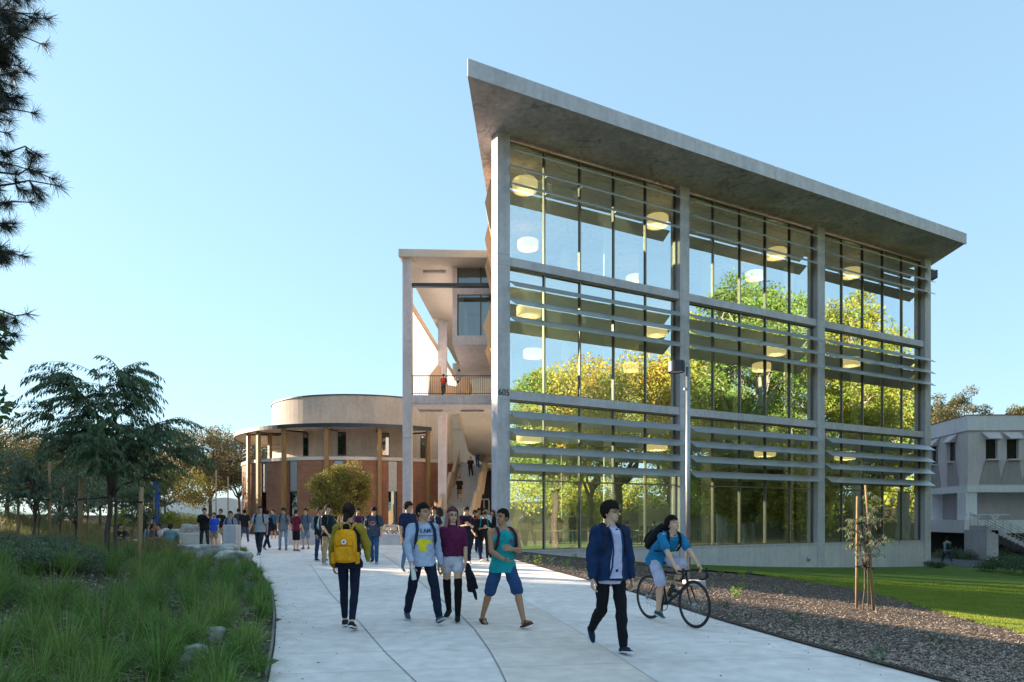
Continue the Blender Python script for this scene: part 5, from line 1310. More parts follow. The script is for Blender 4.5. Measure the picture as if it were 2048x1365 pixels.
        bm = bmesh.new(); bmesh.ops.create_cube(bm, size=1); bmesh.ops.subdivide_edges(bm, edges=bm.edges, cuts=3, use_grid_fill=True)
        for v in bm.verts:
            c = v.co*2; k = 1-.15*abs(c.x*c.z); v.co = up((c.x*w_*.38*k, off+d_+.012+c.y*.028*(1-.3*abs(c.x)**3), zc-h_*.2+c.z*h_*.2*k))
        me_ = bpy.data.meshes.new('pack_pocket'); bm.to_mesh(me_); bm.free(); me_.materials.append(CM([c*.85 for c in pcol], .8))
        for p in me_.polygons: p.use_smooth = True
        pchild('front_pocket', me_)
        fy = -(T[5][2]+g+.006)
        for s in (-1, 1):
            st = MB(); pts = [(s*.07, off+.02, 1.40), (s*.085*W, off-.055, 1.462+g*.3), (s*.098*W, .0, 1.482+g*.4), (s*.108*W, -.06, 1.455+g*.3), (s*.122*W, fy+.004, 1.38), (s*.136*W, fy+.012, 1.30), (s*.142*W, fy+.02, 1.22), (s*.15*W, -.06-g, 1.13), (s*.165*W+g*.6, .02, 1.07), (s*.10, off+.02, 1.04)]
            pts = [up(p) for p in pts]; V = []; Fq = []
            for i, p in enumerate(pts):
                w2 = .022 if i < 7 else .012; c = Vector((1, 0, 0)) if i < 7 else Vector((0, 0, 1)); dd = (pts[min(i+1, 9)]-pts[max(i-1, 0)]).normalized(); nn = c.cross(dd).normalized()
                V += [p-c*w2-nn*.005, p+c*w2-nn*.005, p+c*w2+nn*.005, p-c*w2+nn*.005]
            for i in range(9):
                for j in range(4): Fq.append((4*i+j, 4*i+(j+1) % 4, 4*i+4+(j+1) % 4, 4*i+4+j))
            st.add(V, Fq); me_ = bpy.data.meshes.new('strap'); me_.from_pydata([tuple(v) for v in st.v], [], st.f); me_.materials.append(CM([c*.8 for c in pcol], .8)); me_.update(); pchild('strap', me_)
        parts['pack'] = po
    parts.update(up=up, hd=hd, arms=arms, legs=legs, sc=sc, root=root)
    return parts
def decal(parent_obj, target_obj, polys, mat, name='print', off=.004, back=False, sub=.012):
    """flat coloured shapes (local x,z polygons or a mesh in xz) wrapped onto the garment"""
    me = target_obj.data; bv = BVHTree.FromPolygons([v.co.copy() for v in me.vertices], [tuple(p.vertices) for p in me.polygons])
    bm = bmesh.new()
    if isinstance(polys, bpy.types.Mesh): bm.from_mesh(polys)
    else:
        for pl in polys: bm.faces.new([bm.verts.new((x, 0, z)) for x, z in pl])
    bmesh.ops.triangulate(bm, faces=bm.faces)
    for _ in range(5):
        es = [e for e in bm.edges if e.calc_length() > sub]
        if not es: break
        bmesh.ops.subdivide_edges(bm, edges=es, cuts=1)
    bmesh.ops.triangulate(bm, faces=bm.faces)
    sgn = 1 if back else -1
    for v in bm.verts:
        h = bv.ray_cast(Vector((v.co.x, sgn*.8, v.co.z)), Vector((0, -sgn, 0)))
        v.co = Vector((v.co.x, (h[0].y if h[0] else sgn*.13)+sgn*off, v.co.z))
    m2 = bpy.data.meshes.new(name); bm.to_mesh(m2); bm.free(); m2.materials.append(mat)
    o = bpy.data.objects.new(name, m2); COL.objects.link(o); o.parent = parent_obj; return o
def textmesh(body, size, x, z, font_bold=True):
    cu = bpy.data.curves.new('t', 'FONT'); cu.body = body; cu.size = size; cu.align_x = 'CENTER'; cu.offset = .0035
    t = bpy.data.objects.new('t', cu); COL.objects.link(t); dg = bpy.context.evaluated_depsgraph_get(); me = bpy.data.meshes.new_from_object(t.evaluated_get(dg)); bpy.data.objects.remove(t)
    me.transform(Matrix.Translation((x, 0, z)) @ Matrix.Rotation(R(90), 4, 'X')); return me
SK1, SK2, SK3, SK4 = (.58, .33, .21), (.50, .27, .165), (.40, .20, .11), (.64, .39, .26)
BLK, CH, NAVY = (.018, .018, .02), (.05, .05, .055), (.012, .022, .06)
KHA, JEAN, DJEAN = (.42, .30, .19), (.09, .17, .30), (.025, .05, .12)
DK = (.015, .011, .009)
# ---- foreground
w1 = person('woman walking away in dark navy leggings and mustard sleeves with a yellow backpack', 698, 1258, 1010, 180, dict(L=(14, 1, 6, 8), Rr=(-10, 1, 14, -16), aL=(4, 16, 14, 5), aR=(30, 14, 55, 25)), SK1, ('long', (.010, .014, .035), .018), ('slim', (.012, .017, .04)), ((.02, .02, .03), (.7, .7, .7)), ('bun', (.025, .016, .014)), True, headrot=(0, 4))
# mustard sleeves / shawl over both shoulders
mb = MB(); U = w1['up']
for (s, sh, el, wr, *_q) in w1['arms']:
    capsule(mb, sh+Vector((0, .0, .012)), el, .068, .066); capsule(mb, el, wr, .066, .048); capsule(mb, el+Vector((0, 0, -.03)), el+Vector((s*.02, 0, -.22)), .06, .03); capsule(mb, U((s*.10, .04, 1.43)), sh, .05, .062)
me = fuse(mb, .009, 3, .006, 3); me.materials.append(CM((.36, .27, .035))); c = bpy.data.objects.new('mustard_shawl', me); COL.objects.link(c); c.parent = w1['person']
# yellow backpack with pocket, emblem and handle
def yellow_pack(p):
    ob = p['person']; up = p['up']; YEL = (.86, .37, .015); o = bpy.data.objects.new('backpack', None); COL.objects.link(o); o.location = ob.location; o.rotation_euler = ob.rotation_euler; o.scale = ob.scale
    tag(o, 'yellow boxy backpack with round white emblem on the back of the woman walking away', 'backpack', 'backpacks worn by the students')
    def rb(nm, cx, y0, y1, cz, w, h, col, par=o, rnd_=.2):
        bm = bmesh.new(); bmesh.ops.create_cube(bm, size=1); bmesh.ops.subdivide_edges(bm, edges=bm.edges, cuts=6, use_grid_fill=True)
        for v in bm.verts:
            c = v.co*2; kx = (1-rnd_*max(0, c.z)**4)*(1-.1*abs(c.y)**3); kz = 1-.10*abs(c.x)**4; ky = (1-.12*abs(c.x)**4)*(1-.15*abs(c.z)**4); wn = noise.noise(Vector((c.x*2, c.y, c.z*3+cz)))*.006
            v.co = up((cx+c.x*w/2*kx+wn, (y0+y1)/2+c.y*(y1-y0)/2*ky+wn, cz+c.z*h/2*kz))
        m = bpy.data.meshes.new(nm); bm.to_mesh(m); bm.free(); m.materials.append(CM(col, .75)); 
        for q in m.polygons: q.use_smooth = True
        b = bpy.data.objects.new(nm, m); COL.objects.link(b); b.parent = par; return b
    rb('pack_body', 0, .125, .285, 1.165, .30, .46, YEL); rb('front_pocket', 0, .275, .325, 1.06, .22, .20, YEL, rnd_=.1); rb('side_pocket', .165, .15, .25, 1.0, .05, .16, YEL, rnd_=.05); rb('side_pocket', -.165, .15, .25, 1.0, .05, .16, YEL, rnd_=.05)
    def add(nm, m, mats): b = m.build(nm, mats); b.parent = o; return b
    m = MB(); m.tube([up((.06, .16, 1.38)), up((.055, .17, 1.46)), up((0, .175, 1.485)), up((-.055, .17, 1.46)), up((-.06, .16, 1.38))], .010, 6); add('handle', m, CM((.62, .33, .05)))
    m = MB(); pts = []
    n = 20; vs = [up((.036*math.cos(2*math.pi*k/n), .300, 1.225+.036*math.sin(2*math.pi*k/n))) for k in range(n)]; m.extrude(vs, (0, .006, 0)); e = add('emblem', m, M['white']); 
    m = MB(); vs = [up((.016*math.cos(2*math.pi*k/8)*(1.2 if k % 2 else .7), .3075, 1.225+.014*math.sin(2*math.pi*k/8))) for k in range(8)]; m.extrude(vs, (0, .002, 0)); b = m.build('emblem_mark', pmat('red_mark', (.5, .06, .05), .6)); b.parent = e
    m = MB(); m.tube([up((-.12, .288, 1.17)), up((0, .296, 1.175)), up((.12, .288, 1.17))], .005, 5); m.tube([up((.105, .27, 1.02)), up((.12, .28, 1.2)), up((.08, .27, 1.37)), up((-.08, .27, 1.37)), up((-.12, .28, 1.2)), up((-.105, .27, 1.02))], .004, 5); add('zip', m, CM((.45, .22, .02)))
    for s in (-1, 1):
        m = MB(); m.tube([up((s*.06, .15, 1.37)), up((s*.085, .10, 1.45)), up((s*.10, .02, 1.475)), up((s*.11, -.07, 1.43)), up((s*.115, -.125, 1.33)), up((s*.12, -.11, 1.18)), up((s*.15, .0, 1.06)), up((s*.13, .16, 1.0))], [.014, .02, .02, .02, .018, .012, .01, .01], 7); add('strap', m, CM((.62, .33, .05)))
yellow_pack(w1)

p2 = person('man in pale blue I AM sweatshirt walking with a white bottle in his hand', 846, 1245, 1003, 24, dict(L=(27, 4, 5, 20), Rr=(-18, 5, 14, -14), aL=(-6, 10, 18, -5), aR=(10, 12, 28, 6)), SK2, ('long', (.42, .50, .68), .026), ('long', (.012, .02, .045)), ((.06, .09, .14), (.55, .55, .55)), ('short', DK), False, ('navy backpack worn by the man in the I AM sweatshirt', (.02, .035, .09)), headrot=(26, 0), build=1.02)
tp = p2['top']; NV = pmat('navy_print', (.015, .04, .15), .7)
decal(tp, tp, textmesh('I AM', .080, 0, 1.295), NV, 'i_am_print')
wv = []
for k in range(14): x = -.13+.02*k; wv.append([(x, 1.250+(.008 if k % 2 else 0)), (x+.02, 1.250+(0 if k % 2 else .008)), (x+.02, 1.242+(0 if k % 2 else .008)), (x, 1.242+(.008 if k % 2 else 0))])
decal(tp, tp, wv, NV, 'wavy_line_print')
an = [(-.135, 1.19), (-.10, 1.205), (-.03, 1.20), (.03, 1.195), (.075, 1.175), (.125, 1.145), (.12, 1.125), (.06, 1.135), (.02, 1.13), (0, 1.10), (-.01, 1.06), (.015, 1.04), (.03, 1.02), (.0, 1.01), (-.035, 1.025), (-.05, 1.05), (-.06, 1.02), (-.085, 1.025), (-.09, 1.06), (-.10, 1.10), (-.13, 1.14)]
decal(tp, tp, [an], pmat('yellow_print', (.80, .66, .02), .7), 'yellow_shape_print')
def bottle(p, side, label, col=(.72, .74, .75)):
    (s, sh, el, wr, hv, pal, curl, th, sp) = [a for a in p['arms'] if a[0] == side][0]; mb = MB(); d = Vector((.10, -.16, -1)).normalized(); c = wr+hv.normalized()*.085+Vector((0, -.02, .0))
    mb.tube([c-d*.02, c-d*.015, c+d*.17, c+d*.185], [.02, .033, .035, .028], 14); mb.tube([c-d*.055, c-d*.02], [.016, .018], 10)
    o = mb.build('water_bottle', pmat('white_bottle', col, .35), smooth=False, bevel=.003); q = p['person']; o.location = q.location; o.rotation_euler = q.rotation_euler; o.scale = q.scale; tag(o, label, 'bottle'); return o
bottle(p2, -1, 'white water bottle held by the man in the I AM sweatshirt')

p3 = person('woman with long pink tinted hair in plum blouse, white shorts and tall black boots', 905, 1240, 1015, -4, dict(L=(13, 2, 2, 8), Rr=(-12, 2, 18, -14), aL=(4, 10, 10, 2), aR=(-4, 9, 10, 0)), SK4, ('blouse', (.13, .018, .065), .03, (.42, .16, .17)), ('hot', (.62, .62, .70)), ((.012, .012, .014), (.012, .012, .014)), ('long', (.10, .045, .05)), True, headrot=(22, -3), glasses=True)
mb = MB()
for (hip, kn, an_, fd, fu) in p3['legs']:
    capsule(mb, hip.lerp(kn, .72), kn, .066, .060); capsule(mb, kn, kn.lerp(an_, .35)+Vector((0, .01, 0)), .060, .062); capsule(mb, kn.lerp(an_, .35)+Vector((0, .01, 0)), an_, .060, .044)
me = fuse(mb, .009, 3, .003, 2); me.materials.append(CM((.013, .012, .015), .9)); c = bpy.data.objects.new('tall_boots', me); COL.objects.link(c); c.parent = p3['person']
# black jacket hanging from her hand
(s, sh, el, wr, hv, *_r) = p3['arms'][0]; mb = MB(); b0 = wr+Vector((.02, -.02, -.03)); r = random.Random(2)
for k in range(12):
    x = r.uniform(-.03, .09); z0 = b0.z+.03-r.random()*.05; z1 = z0-r.uniform(.22, .42); xx = x*1.5+r.uniform(-.02, .05)
    capsule(mb, (b0.x+x*.4, b0.y+r.uniform(-.02, .02), z0), (b0.x+(x*.4+xx)/2, b0.y+r.uniform(-.04, .04), (z0+z1)/2), .026, .034, 9); capsule(mb, (b0.x+(x*.4+xx)/2, b0.y, (z0+z1)/2), (b0.x+xx, b0.y+r.uniform(-.05, .05), z1), .034, .022+.012*r.random(), 9)
capsule(mb, (b0.x+.09, b0.y, b0.z-.3), (b0.x+.15, b0.y, b0.z-.50), .034, .026)
me = fuse(mb, .011, 2, .008, 5); me.materials.append(CM((.014, .016, .026), .8)); o = link('held_jacket', me); q = p3['person']; o.location = q.location; o.rotation_euler = q.rotation_euler; o.scale = q.scale; tag(o, 'black jacket dangling from the hand of the woman with pink hair', 'jacket')

p4 = person('man in turquoise tank top and blue shorts gesturing with both hands', 1006, 1252, 1013, 26, dict(L=(30, 6, 8, 20), Rr=(-20, 8, 10, -12), aL=dict(w=(.04, -.27, 1.17), pole=(.9, .5, -.8), d=(-.9, -.2, .15), palm=(0, .8, -.3), side=(0, -.2, 1), curl=.15, spread=.3), aR=dict(w=(-.14, -.30, 1.04), pole=(-.6, .8, -.9), d=(.55, -.6, -.25), palm=(.1, .2, 1), side=(.6, -.6, .3), curl=.2, spread=.2)), SK3, ('tank', (.015, .33, .36), .016), ('shorts', (.03, .075, .19)), None, ('buzz', DK), False, ('black and maroon backpack worn by the man in the turquoise tank top', (.06, .02, .04)), headrot=(-66, 0), build=1.08)
tp = p4['top']; decal(tp, tp, [[(.05, 1.27), (.10, 1.27), (.10, 1.20), (.05, 1.20)]], pmat('purple_pocket', (.12, .08, .22), .8), 'chest_pocket')
for i, (hip, kn, an_, fd, fu) in enumerate(p4['legs']):
    lat = fd.cross(fu); sm = MB(); ou = [(-.075, .02), (-.055, .04), (0, .042), (.06, .044), (.12, .05), (.17, .042), (.20, .02)]
    pts = [an_+fd*a+lat*w_-fu*.098 for a, w_ in ou]+[an_+fd*a-lat*w_-fu*.098 for a, w_ in ou[::-1]]; sm.extrude(pts, fu*.02)
    sm.tube([an_+fd*.06+lat*.046-fu*.085, an_+fd*.075+lat*.025-fu*.028, an_+fd*.12-fu*.045, an_+fd*.075-lat*.025-fu*.028, an_+fd*.06-lat*.046-fu*.085], .009, 6)
    o = sm.build('sandal', CM((.10, .055, .04), .7)); o.parent = p4['person']

p5 = person('man in navy bomber jacket over a pale lavender shirt, with glasses', 1221, 1304, 1004, 14, dict(L=(12, 1, 4, 8), Rr=(-4, 1, 46, -40), aL=(-2, 11, 14, 0), aR=(4, 12, 10, 0)), SK4, ('bomber', (.014, .035, .10), .046), ('long', (.012, .012, .016)), ((.015, .03, .06), (.75, .75, .78)), ('mop', DK), False, ('dark backpack worn over the navy bomber jacket', (.02, .03, .07)), headrot=(38, 0), glasses=True, build=.98)
tp = p5['top']; ZP = [[(-.055, 1.44), (-.02, 1.475), (.03, 1.475), (.065, 1.43), (.085, 1.2), (.09, 1.0), (.085, .865), (-.075, .865), (-.035, 1.0), (-.03, 1.2)]]
sh_ = decal(tp, tp, ZP, CM((.50, .50, .70)), 'inner_shirt', off=.016, sub=.02)
mb = MB()
U = p5['up']
for s, pts in ((-1, ((-.06, 1.44), (-.033, 1.2), (-.04, 1.0), (-.08, .88))), (1, ((.07, 1.43), (.09, 1.2), (.095, 1.0), (.09, .88)))):
    bv = BVHTree.FromPolygons([v.co.copy() for v in tp.data.vertices], [tuple(p.vertices) for p in tp.data.polygons]); q = []
    for k in range(19):
        t = k/18*3; i = min(2, int(t)); x = pts[i][0]+(pts[i+1][0]-pts[i][0])*(t-i); z = pts[i][1]+(pts[i+1][1]-pts[i][1])*(t-i); h = bv.ray_cast(Vector((x, -.8, z)), Vector((0, 1, 0))); q.append((x, (h[0].y if h[0] else -.15)-.018, z))
    mb.tube(q, .011, 6)
o = mb.build('jacket_front_edge', CM((.02, .045, .12), .6), smooth=True); o.parent = tp
me = MB(); me.extrude([(-.07, -.17, 1.0), (-.068, -.17, 1.0), (-.068, -.17, .9)], (0, .001, 0))
# shirt hem showing below the jacket
mb = MB(); loftz(mb, [(.80, .165, .125, .0), (.84, .17, .13, .0), (.92, .165, .125, 0)], U); m_ = fuse(mb, .01, 1, .003, 1); m_.materials.append(CM((.50, .50, .70))); c = bpy.data.objects.new('shirt_hem', m_); COL.objects.link(c); c.parent = p5['person']

# ---- the cyclist and his road bicycle
Rr_ = Vector((PX(1299.5, 10.5), 10.5, 0)); Rf_ = Vector((PX(1397, 9.5), 9.5, 0)); ub = (Rf_-Rr_).normalized(); WB = (Rf_-Rr_).length
ang = math.atan2(ub.x, -ub.y); zb_ = zg(Rr_.x, Rr_.y)+.003
def bike(loc, rz, label, group=None, col=BLK, wb=1.0, name='bicycle'):
    o = empty(name, loc, label, 'bicycle', group, rz)
    r = .335; K = M['rubber']; PK = pmat('bike_paint', col, .3, .2)
    def ch(nm, m, mat, par=o, sm=True):
        me = bpy.data.meshes.new(nm); me.from_pydata([tuple(v) for v in m.v], [], m.f); me.materials.append(mat)
        if sm: me.polygons.foreach_set('use_smooth', [True]*len(m.f))
        me.update(); b = bpy.data.objects.new(nm, me); COL.objects.link(b); b.parent = par; return b
    fw = -wb
    for y in (0, fw):
        m = MB(); pts = [(0, y+(r-.012)*math.cos(t), r+(r-.012)*math.sin(t)) for t in [2*math.pi*k/40 for k in range(41)]]; m.tube(pts, .0135, 8, cap=False); w = ch('wheel', m, K)
        m = MB(); pts = [(0, y+(r-.035)*math.cos(t), r+(r-.035)*math.sin(t)) for t in [2*math.pi*k/40 for k in range(41)]]; m.tube(pts, .011, 6, cap=False); ch('rim', m, M['dark_steel'], w)
        m = MB()
        for k in range(20): t = 2*math.pi*k/20; m.tube([(.02 if k % 2 else -.02, y, r), (0, y+(r-.04)*math.cos(t), r+(r-.04)*math.sin(t))], .0012, 4, cap=False)
        m.tube([(-.045, y, r), (.045, y, r)], .018, 8); ch('spokes', m, M['steel'], w)
    bb = (0, -.41, .27); st = (0, -.27, .80); h0 = (0, -wb+.13, .60); h1 = (0, -wb+.175, .74)
    m = MB(); m.tube([bb, st], .016, 8); m.tube([bb, h0], .021, 8); m.tube([(0, -.285, .74), h1], .017, 8); m.tube([h0, h1], .02, 8)
    for s in (-.05, .05): m.tube([(s, 0, r), (s*.4, -.38, .27)], .009, 6); m.tube([(s, 0, r), (s*.4, -.285, .72)], .008, 6)
    ch('frame', m, PK)
    m = MB(); 
    for s in (-.05, .05): m.tube([(s*.7, -wb+.12, .58), (s, -wb+.05, .42), (s, -wb, r)], [.014, .011, .008], 7)
    ch('fork', m, PK)
    m = MB(); m.tube([st, (0, -.255, .86)], .013, 8); ch('seat_post', m, PK)
    m = MB(); m.tube([(0, -.13, .885), (0, -.2, .895), (0, -.3, .885), (0, -.39, .87)], [.06, .062, .03, .018], 10); 
    m.v = [(x, y, .885+(z-.885)*.45) for x, y, z in m.v]; ch('saddle', m, K)
    m = MB(); hb = -wb+.10; m.tube([h1, (0, hb+.06, .80), (0, hb, .80)], .015, 7); m.tube([(-.21, hb, .80), (.21, hb, .80)], .0145, 8)
    for s in (-.21, .21): m.tube([(s, hb, .80), (s, hb-.07, .80), (s, hb-.12, .77), (s, hb-.11, .70), (s, hb-.03, .665), (s, hb+.04, .67)], .016, 7); m.tube([(s, hb-.09, .80), (s, hb-.12, .84)], .014, 7); m.tube([(s, hb-.12, .80), (s*1.04, hb-.15, .70)], .007, 5)
    ch('handlebar', m, K)
    m = MB(); n = 24
    m.tube([(-.055, -.41+.09*math.cos(2*math.pi*k/n), .27+.09*math.sin(2*math.pi*k/n)) for k in range(n+1)], .006, 5); m.tube([(-.07, -.41, .27), (.07, -.41, .27)], .014, 8)
    m.tube([(-.07, -.41, .27), (-.085, -.405, .10)], .009, 6); m.tube([(.07, -.41, .27), (.085, -.415, .44)], .009, 6); m.box(-.16, -.09, -.45, -.36, .085, .105); m.box(.09, .16, -.46, -.37, .43, .45)
    ch('crankset', m, M['dark_steel'])
    m = MB(); m.tube([(-.055, -.41, .36), (-.05, 0, .375)], .003, 4); m.tube([(-.055, -.41, .18), (-.05, .02, .25), (-.05, .0, .30)], .003, 4); m.tube([(-.05, 0, r), (-.052, 0, r)], .04, 12); ch('chain', m, M['steel'])
    m = MB(); m.tube([(0, -.46, .40), (0, -.56, .56)], .034, 10); ch('drink_bottle', m, CM((.05, .05, .04), .4))
    return o
bike((Rr_.x, Rr_.y, zb_), ang, 'black road bicycle with drop handlebars ridden along the path', wb=1.02)
rid = person('man riding a road bicycle in blue T-shirt and pale lavender shorts', 1340, 1240, 1030, math.degrees(ang), dict(root=(0, -.21, .98), lean=44, LT=(.115, -.44, .52), RT=(-.125, -.38, .185), kp=(0, -1, .35), splay=.12, fp=(-5, -12),
    aL=dict(w=(.215, -.93, .85), pole=(.6, .3, -1), d=(0, -.8, -.5), palm=(-.5, 0, -.8), side=(-1, -.2, .3), curl=.95), aR=dict(w=(-.215, -.90, .86), pole=(-.6, .3, -1), d=(0, -.8, -.5), palm=(.5, 0, -.8), side=(1, -.2, .3), curl=.95)),
    SK4, ('tee', (.02, .20, .40), .022), ('shorts', (.55, .56, .74)), ((.02, .09, .11), (.7, .7, .7)), ('mop', DK), False, ('black backpack on the back of the cyclist', (.015, .015, .018), .27, .42, .17), headrot=(6, 10), loc=(Rr_.x, Rr_.y, zb_), H=1.70, group='people walking on the path and plaza')

# ---- middle distance
person('young man in black T-shirt and khaki trousers with a teal backpack', 655, 1130, 1012, 62, dict(L=(6, 3, 6, 0), Rr=(-4, 3, 6, 0), aL=(10, 6, 40, 30), aR=(6, 6, 28, 10)), SK4, ('tee', BLK), ('loose', KHA), ((.6, .6, .6), (.7, .7, .7)), ('quiff', DK), pack=('teal backpack worn by the man in khaki trousers', (.02, .12, .20)), headrot=(10, 0))
person('person in black hoodie half hidden behind the man in khaki trousers', 640, 1122, 1016, 60, STAND, SK2, ('long', BLK), ('long', DJEAN), BLK, pack=('pale blue backpack half hidden behind the man in khaki', (.2, .35, .5)))
person('person in maroon jacket half hidden by the woman with yellow backpack', 716, 1112, 1016, 15, WALK2, SK2, ('jacket', (.10, .02, .05), .03), ('long', CH), BLK, pack=('grey backpack worn over the maroon jacket', (.15, .13, .2)))
p = person('man in dark grey T-shirt with red oval print looking down while walking', 747, 1128, 1014, 0, dict(L=(14, 3, 6, 6), Rr=(-8, 3, 14, -10), aL=(8, 9, 22, 6), aR=(8, 9, 22, 6)), SK4, ('tee', (.06, .075, .11), .034), ('jeans', (.035, .10, .24)), BLK, ('short', DK), pack=('black backpack worn by the man with red oval print', BLK), headrot=(0, 24), build=1.14)
decal(p['top'], p['top'], [[(.0+.085*math.cos(2*math.pi*k/20), 1.24+.062*math.sin(2*math.pi*k/20)) for k in range(20)]], pmat('grey_print', (.5, .5, .5), .7), 'oval_print_edge', .004)
decal(p['top'], p['top'], [[(.0+.072*math.cos(2*math.pi*k/20), 1.245+.048*math.sin(2*math.pi*k/20)) for k in range(20)]], pmat('red_print', (.42, .025, .03), .7), 'oval_print', .008)
person('young man in navy T-shirt with lanyard beside the I AM sweatshirt man', 816, 1145, 1006, 38, dict(L=(10, 3, 6, 4), Rr=(-10, 3, 16, -12), aL=(8, 8, 60, 25), aR=(4, 8, 20, 4)), SK2, ('tee', (.018, .03, .075)), ('jeans', JEAN), (.04, .08, .12), ('mop', (.03, .02, .015)), headrot=(30, 0))
person('person in dark top right behind the I AM sweatshirt man', 868, 1118, 1013, -30, WALK, SK2, ('tee', (.03, .025, .05)), ('long', BLK), BLK, ('mop', (.03, .02, .015)), pack=('white strapped backpack behind the I AM sweatshirt man', (.3, .3, .32)))
person('long haired woman in pale green top behind the group of three', 880, 1112, 1016, 180, WALK, SK1, ('tee', (.30, .45, .38)), ('slim', BLK), BLK, ('long', DK), True, pack=('white backpack worn by the woman in pale green', (.5, .5, .5)))
person('person with black hair directly behind the pink haired woman', 905, 1108, 1011, 5, WALK2, SK2, ('tee', BLK), ('long', CH), BLK)
person('man in black T-shirt with hands together looking down at a phone', 931, 1128, 1014, 12, PHONE, SK4, ('tee', (.014, .016, .035)), ('loose', (.012, .015, .035)), ((.5, .5, .5), (.6, .6, .6)), ('quiff', DK), pack=('maroon backpack worn by the man looking at his phone', (.10, .02, .05)), headrot=(0, 26))
person('bearded man in black shirt and dark jeans with maroon shoes', 949, 1124, 1020, 35, WALK, SK3, ('tee', BLK), ('long', (.015, .025, .06)), (.12, .02, .03), ('beard', DK), headrot=(20, 0), pack=('red strapped backpack worn by the bearded man', (.3, .05, .04)))
person('woman in black T-shirt with teal backpack straps looking down', 968, 1124, 1023, 5, PHONE, SK1, ('tee', BLK), ('slim', BLK), BLK, ('ponytail', DK), True, pack=('teal backpack worn by the woman in black looking down', (.02, .25, .27)), headrot=(0, 24))
person('person in pale shirt behind the woman with teal straps', 972, 1108, 1013, -20, WALK2, SK1, ('tee', (.5, .5, .5)), ('long', CH), BLK)
person('person in orange shirt between the bearded man and the tank top man', 958, 1106, 1018, 10, STAND, SK2, ('tee', (.5, .14, .08)), ('long', BLK), BLK)
person('person in striped dark top at the foot of the stairs', 872, 1082, 1002, 0, STAND, SK2, ('tee', CH), ('shorts', (.05, .04, .04)), BLK, ('short', (.05, .03, .02)))
person('woman with orange brown hair left of the stair foot', 985, 1100, 1020, 0, WALK, SK1, ('tee', BLK), ('slim', BLK), BLK, ('long', (.12, .05, .03)), True)
# ---- left group
person('man in black shirt drinking from a raised hand beside the boulder', 409, 1100, 1017, 20, dict(L=(8, 3, 6, 0), Rr=(-6, 3, 10, -6), aL=dict(w=(.03, -.17, 1.53), pole=(.9, .2, -.9), d=(-.4, 0, 1), palm=(0, 1, 0), curl=.9), aR=(0, 8, 30, 10)), SK2, ('tee', BLK, .03), ('long', CH), BLK, ('short', DK), pack=('dark backpack worn by the man drinking', (.03, .025, .02)), build=1.12)
person('boy in bright blue T-shirt behind the man who is drinking', 428, 1096, 1026, 0, STAND, SK2, ('tee', (.03, .10, .6)), ('shorts', (.3, .22, .15)), BLK, ('beard', (.03, .02, .02)))
p = person('man in black T-shirt with round grey print among the left group', 441, 1090, 1019, 0, STAND, SK3, ('tee', BLK), ('shorts', (.35, .3, .25)), BLK)
decal(p['top'], p['top'], [[(.06*math.cos(2*math.pi*k/16), 1.24+.075*math.sin(2*math.pi*k/16)) for k in range(16)]], pmat('grey_round_print', (.45, .45, .42), .7), 'round_print')
person('smiling young man in lavender grey T-shirt with backpack straps', 461, 1103, 1022, 0, WALK, SK2, ('tee', (.26, .27, .36)), ('long', (.03, .035, .03)), BLK, ('quiff', (.02, .012, .01)), pack=('black backpack worn by the man in lavender grey', BLK))
person('broad man in black shirt and jeans walking away', 489, 1086, 1020, 190, WALK2, SK2, ('tee', BLK, .03), ('jeans', (.05, .08, .17)), BLK, build=1.12)
person('person in dark clothes far behind the left group', 477, 1080, 1018, 180, STAND, SK3, ('tee', CH), ('long', BLK), BLK)
person('tall man in light grey T-shirt and cap walking toward the camera', 520, 1112, 1011, 8, WALK, SK2, ('tee', (.33, .35, .38), .03), ('long', (.025, .03, .05)), ((.1, .1, .1), (.5, .5, .5)), ('buzz', (.03, .03, .04)), pack=('dark backpack worn by the tall man in light grey', NAVY), headrot=(15, 0))
person('person in dark blue right behind the tall man in light grey', 534, 1100, 1020, 170, WALK, SK3, ('long', NAVY), ('long', NAVY), BLK)
person('man in teal blue polo and dark shorts left of the grey shirted man', 546, 1078, 1020, 0, STAND, SK2, ('polo', (.035, .11, .17)), ('shorts', BLK), ((.5, .5, .5), (.6, .6, .6)))
person('man in mid grey T-shirt and pale blue jeans with curly hair', 567, 1101, 1017, 10, dict(L=(4, 6, 3, 0), Rr=(-3, 6, 3, 0), aL=(20, 14, 25, -5), aR=(2, 8, 15, 0)), SK2, ('tee', (.20, .22, .25), .03), ('jeans', (.22, .31, .42)), ((.05, .02, .02), (.2, .05, .05)), ('mop', (.03, .02, .015)), pack=('brown backpack worn by the man in pale blue jeans', (.06, .04, .03)))
person('man in maroon T-shirt and black shorts seen from behind', 592, 1103, 1020, 165, dict(L=(4, 6, 3, 0), Rr=(-3, 6, 3, 0), aL=(2, 8, 15, 0), aR=(4, 8, 20, 0)), SK4, ('tee', (.17, .02, .045)), ('shorts', BLK), (.03, .01, .01), ('buzz', (.05, .035, .03)))
person('man in slate blue T-shirt and grey shorts right of the maroon shirt', 611, 1099, 1018, -5, STAND, SK1, ('tee', (.10, .15, .22), .03), ('shorts', (.26, .28, .35)), BLK, pack=('dark backpack worn by the man in slate blue', CH))
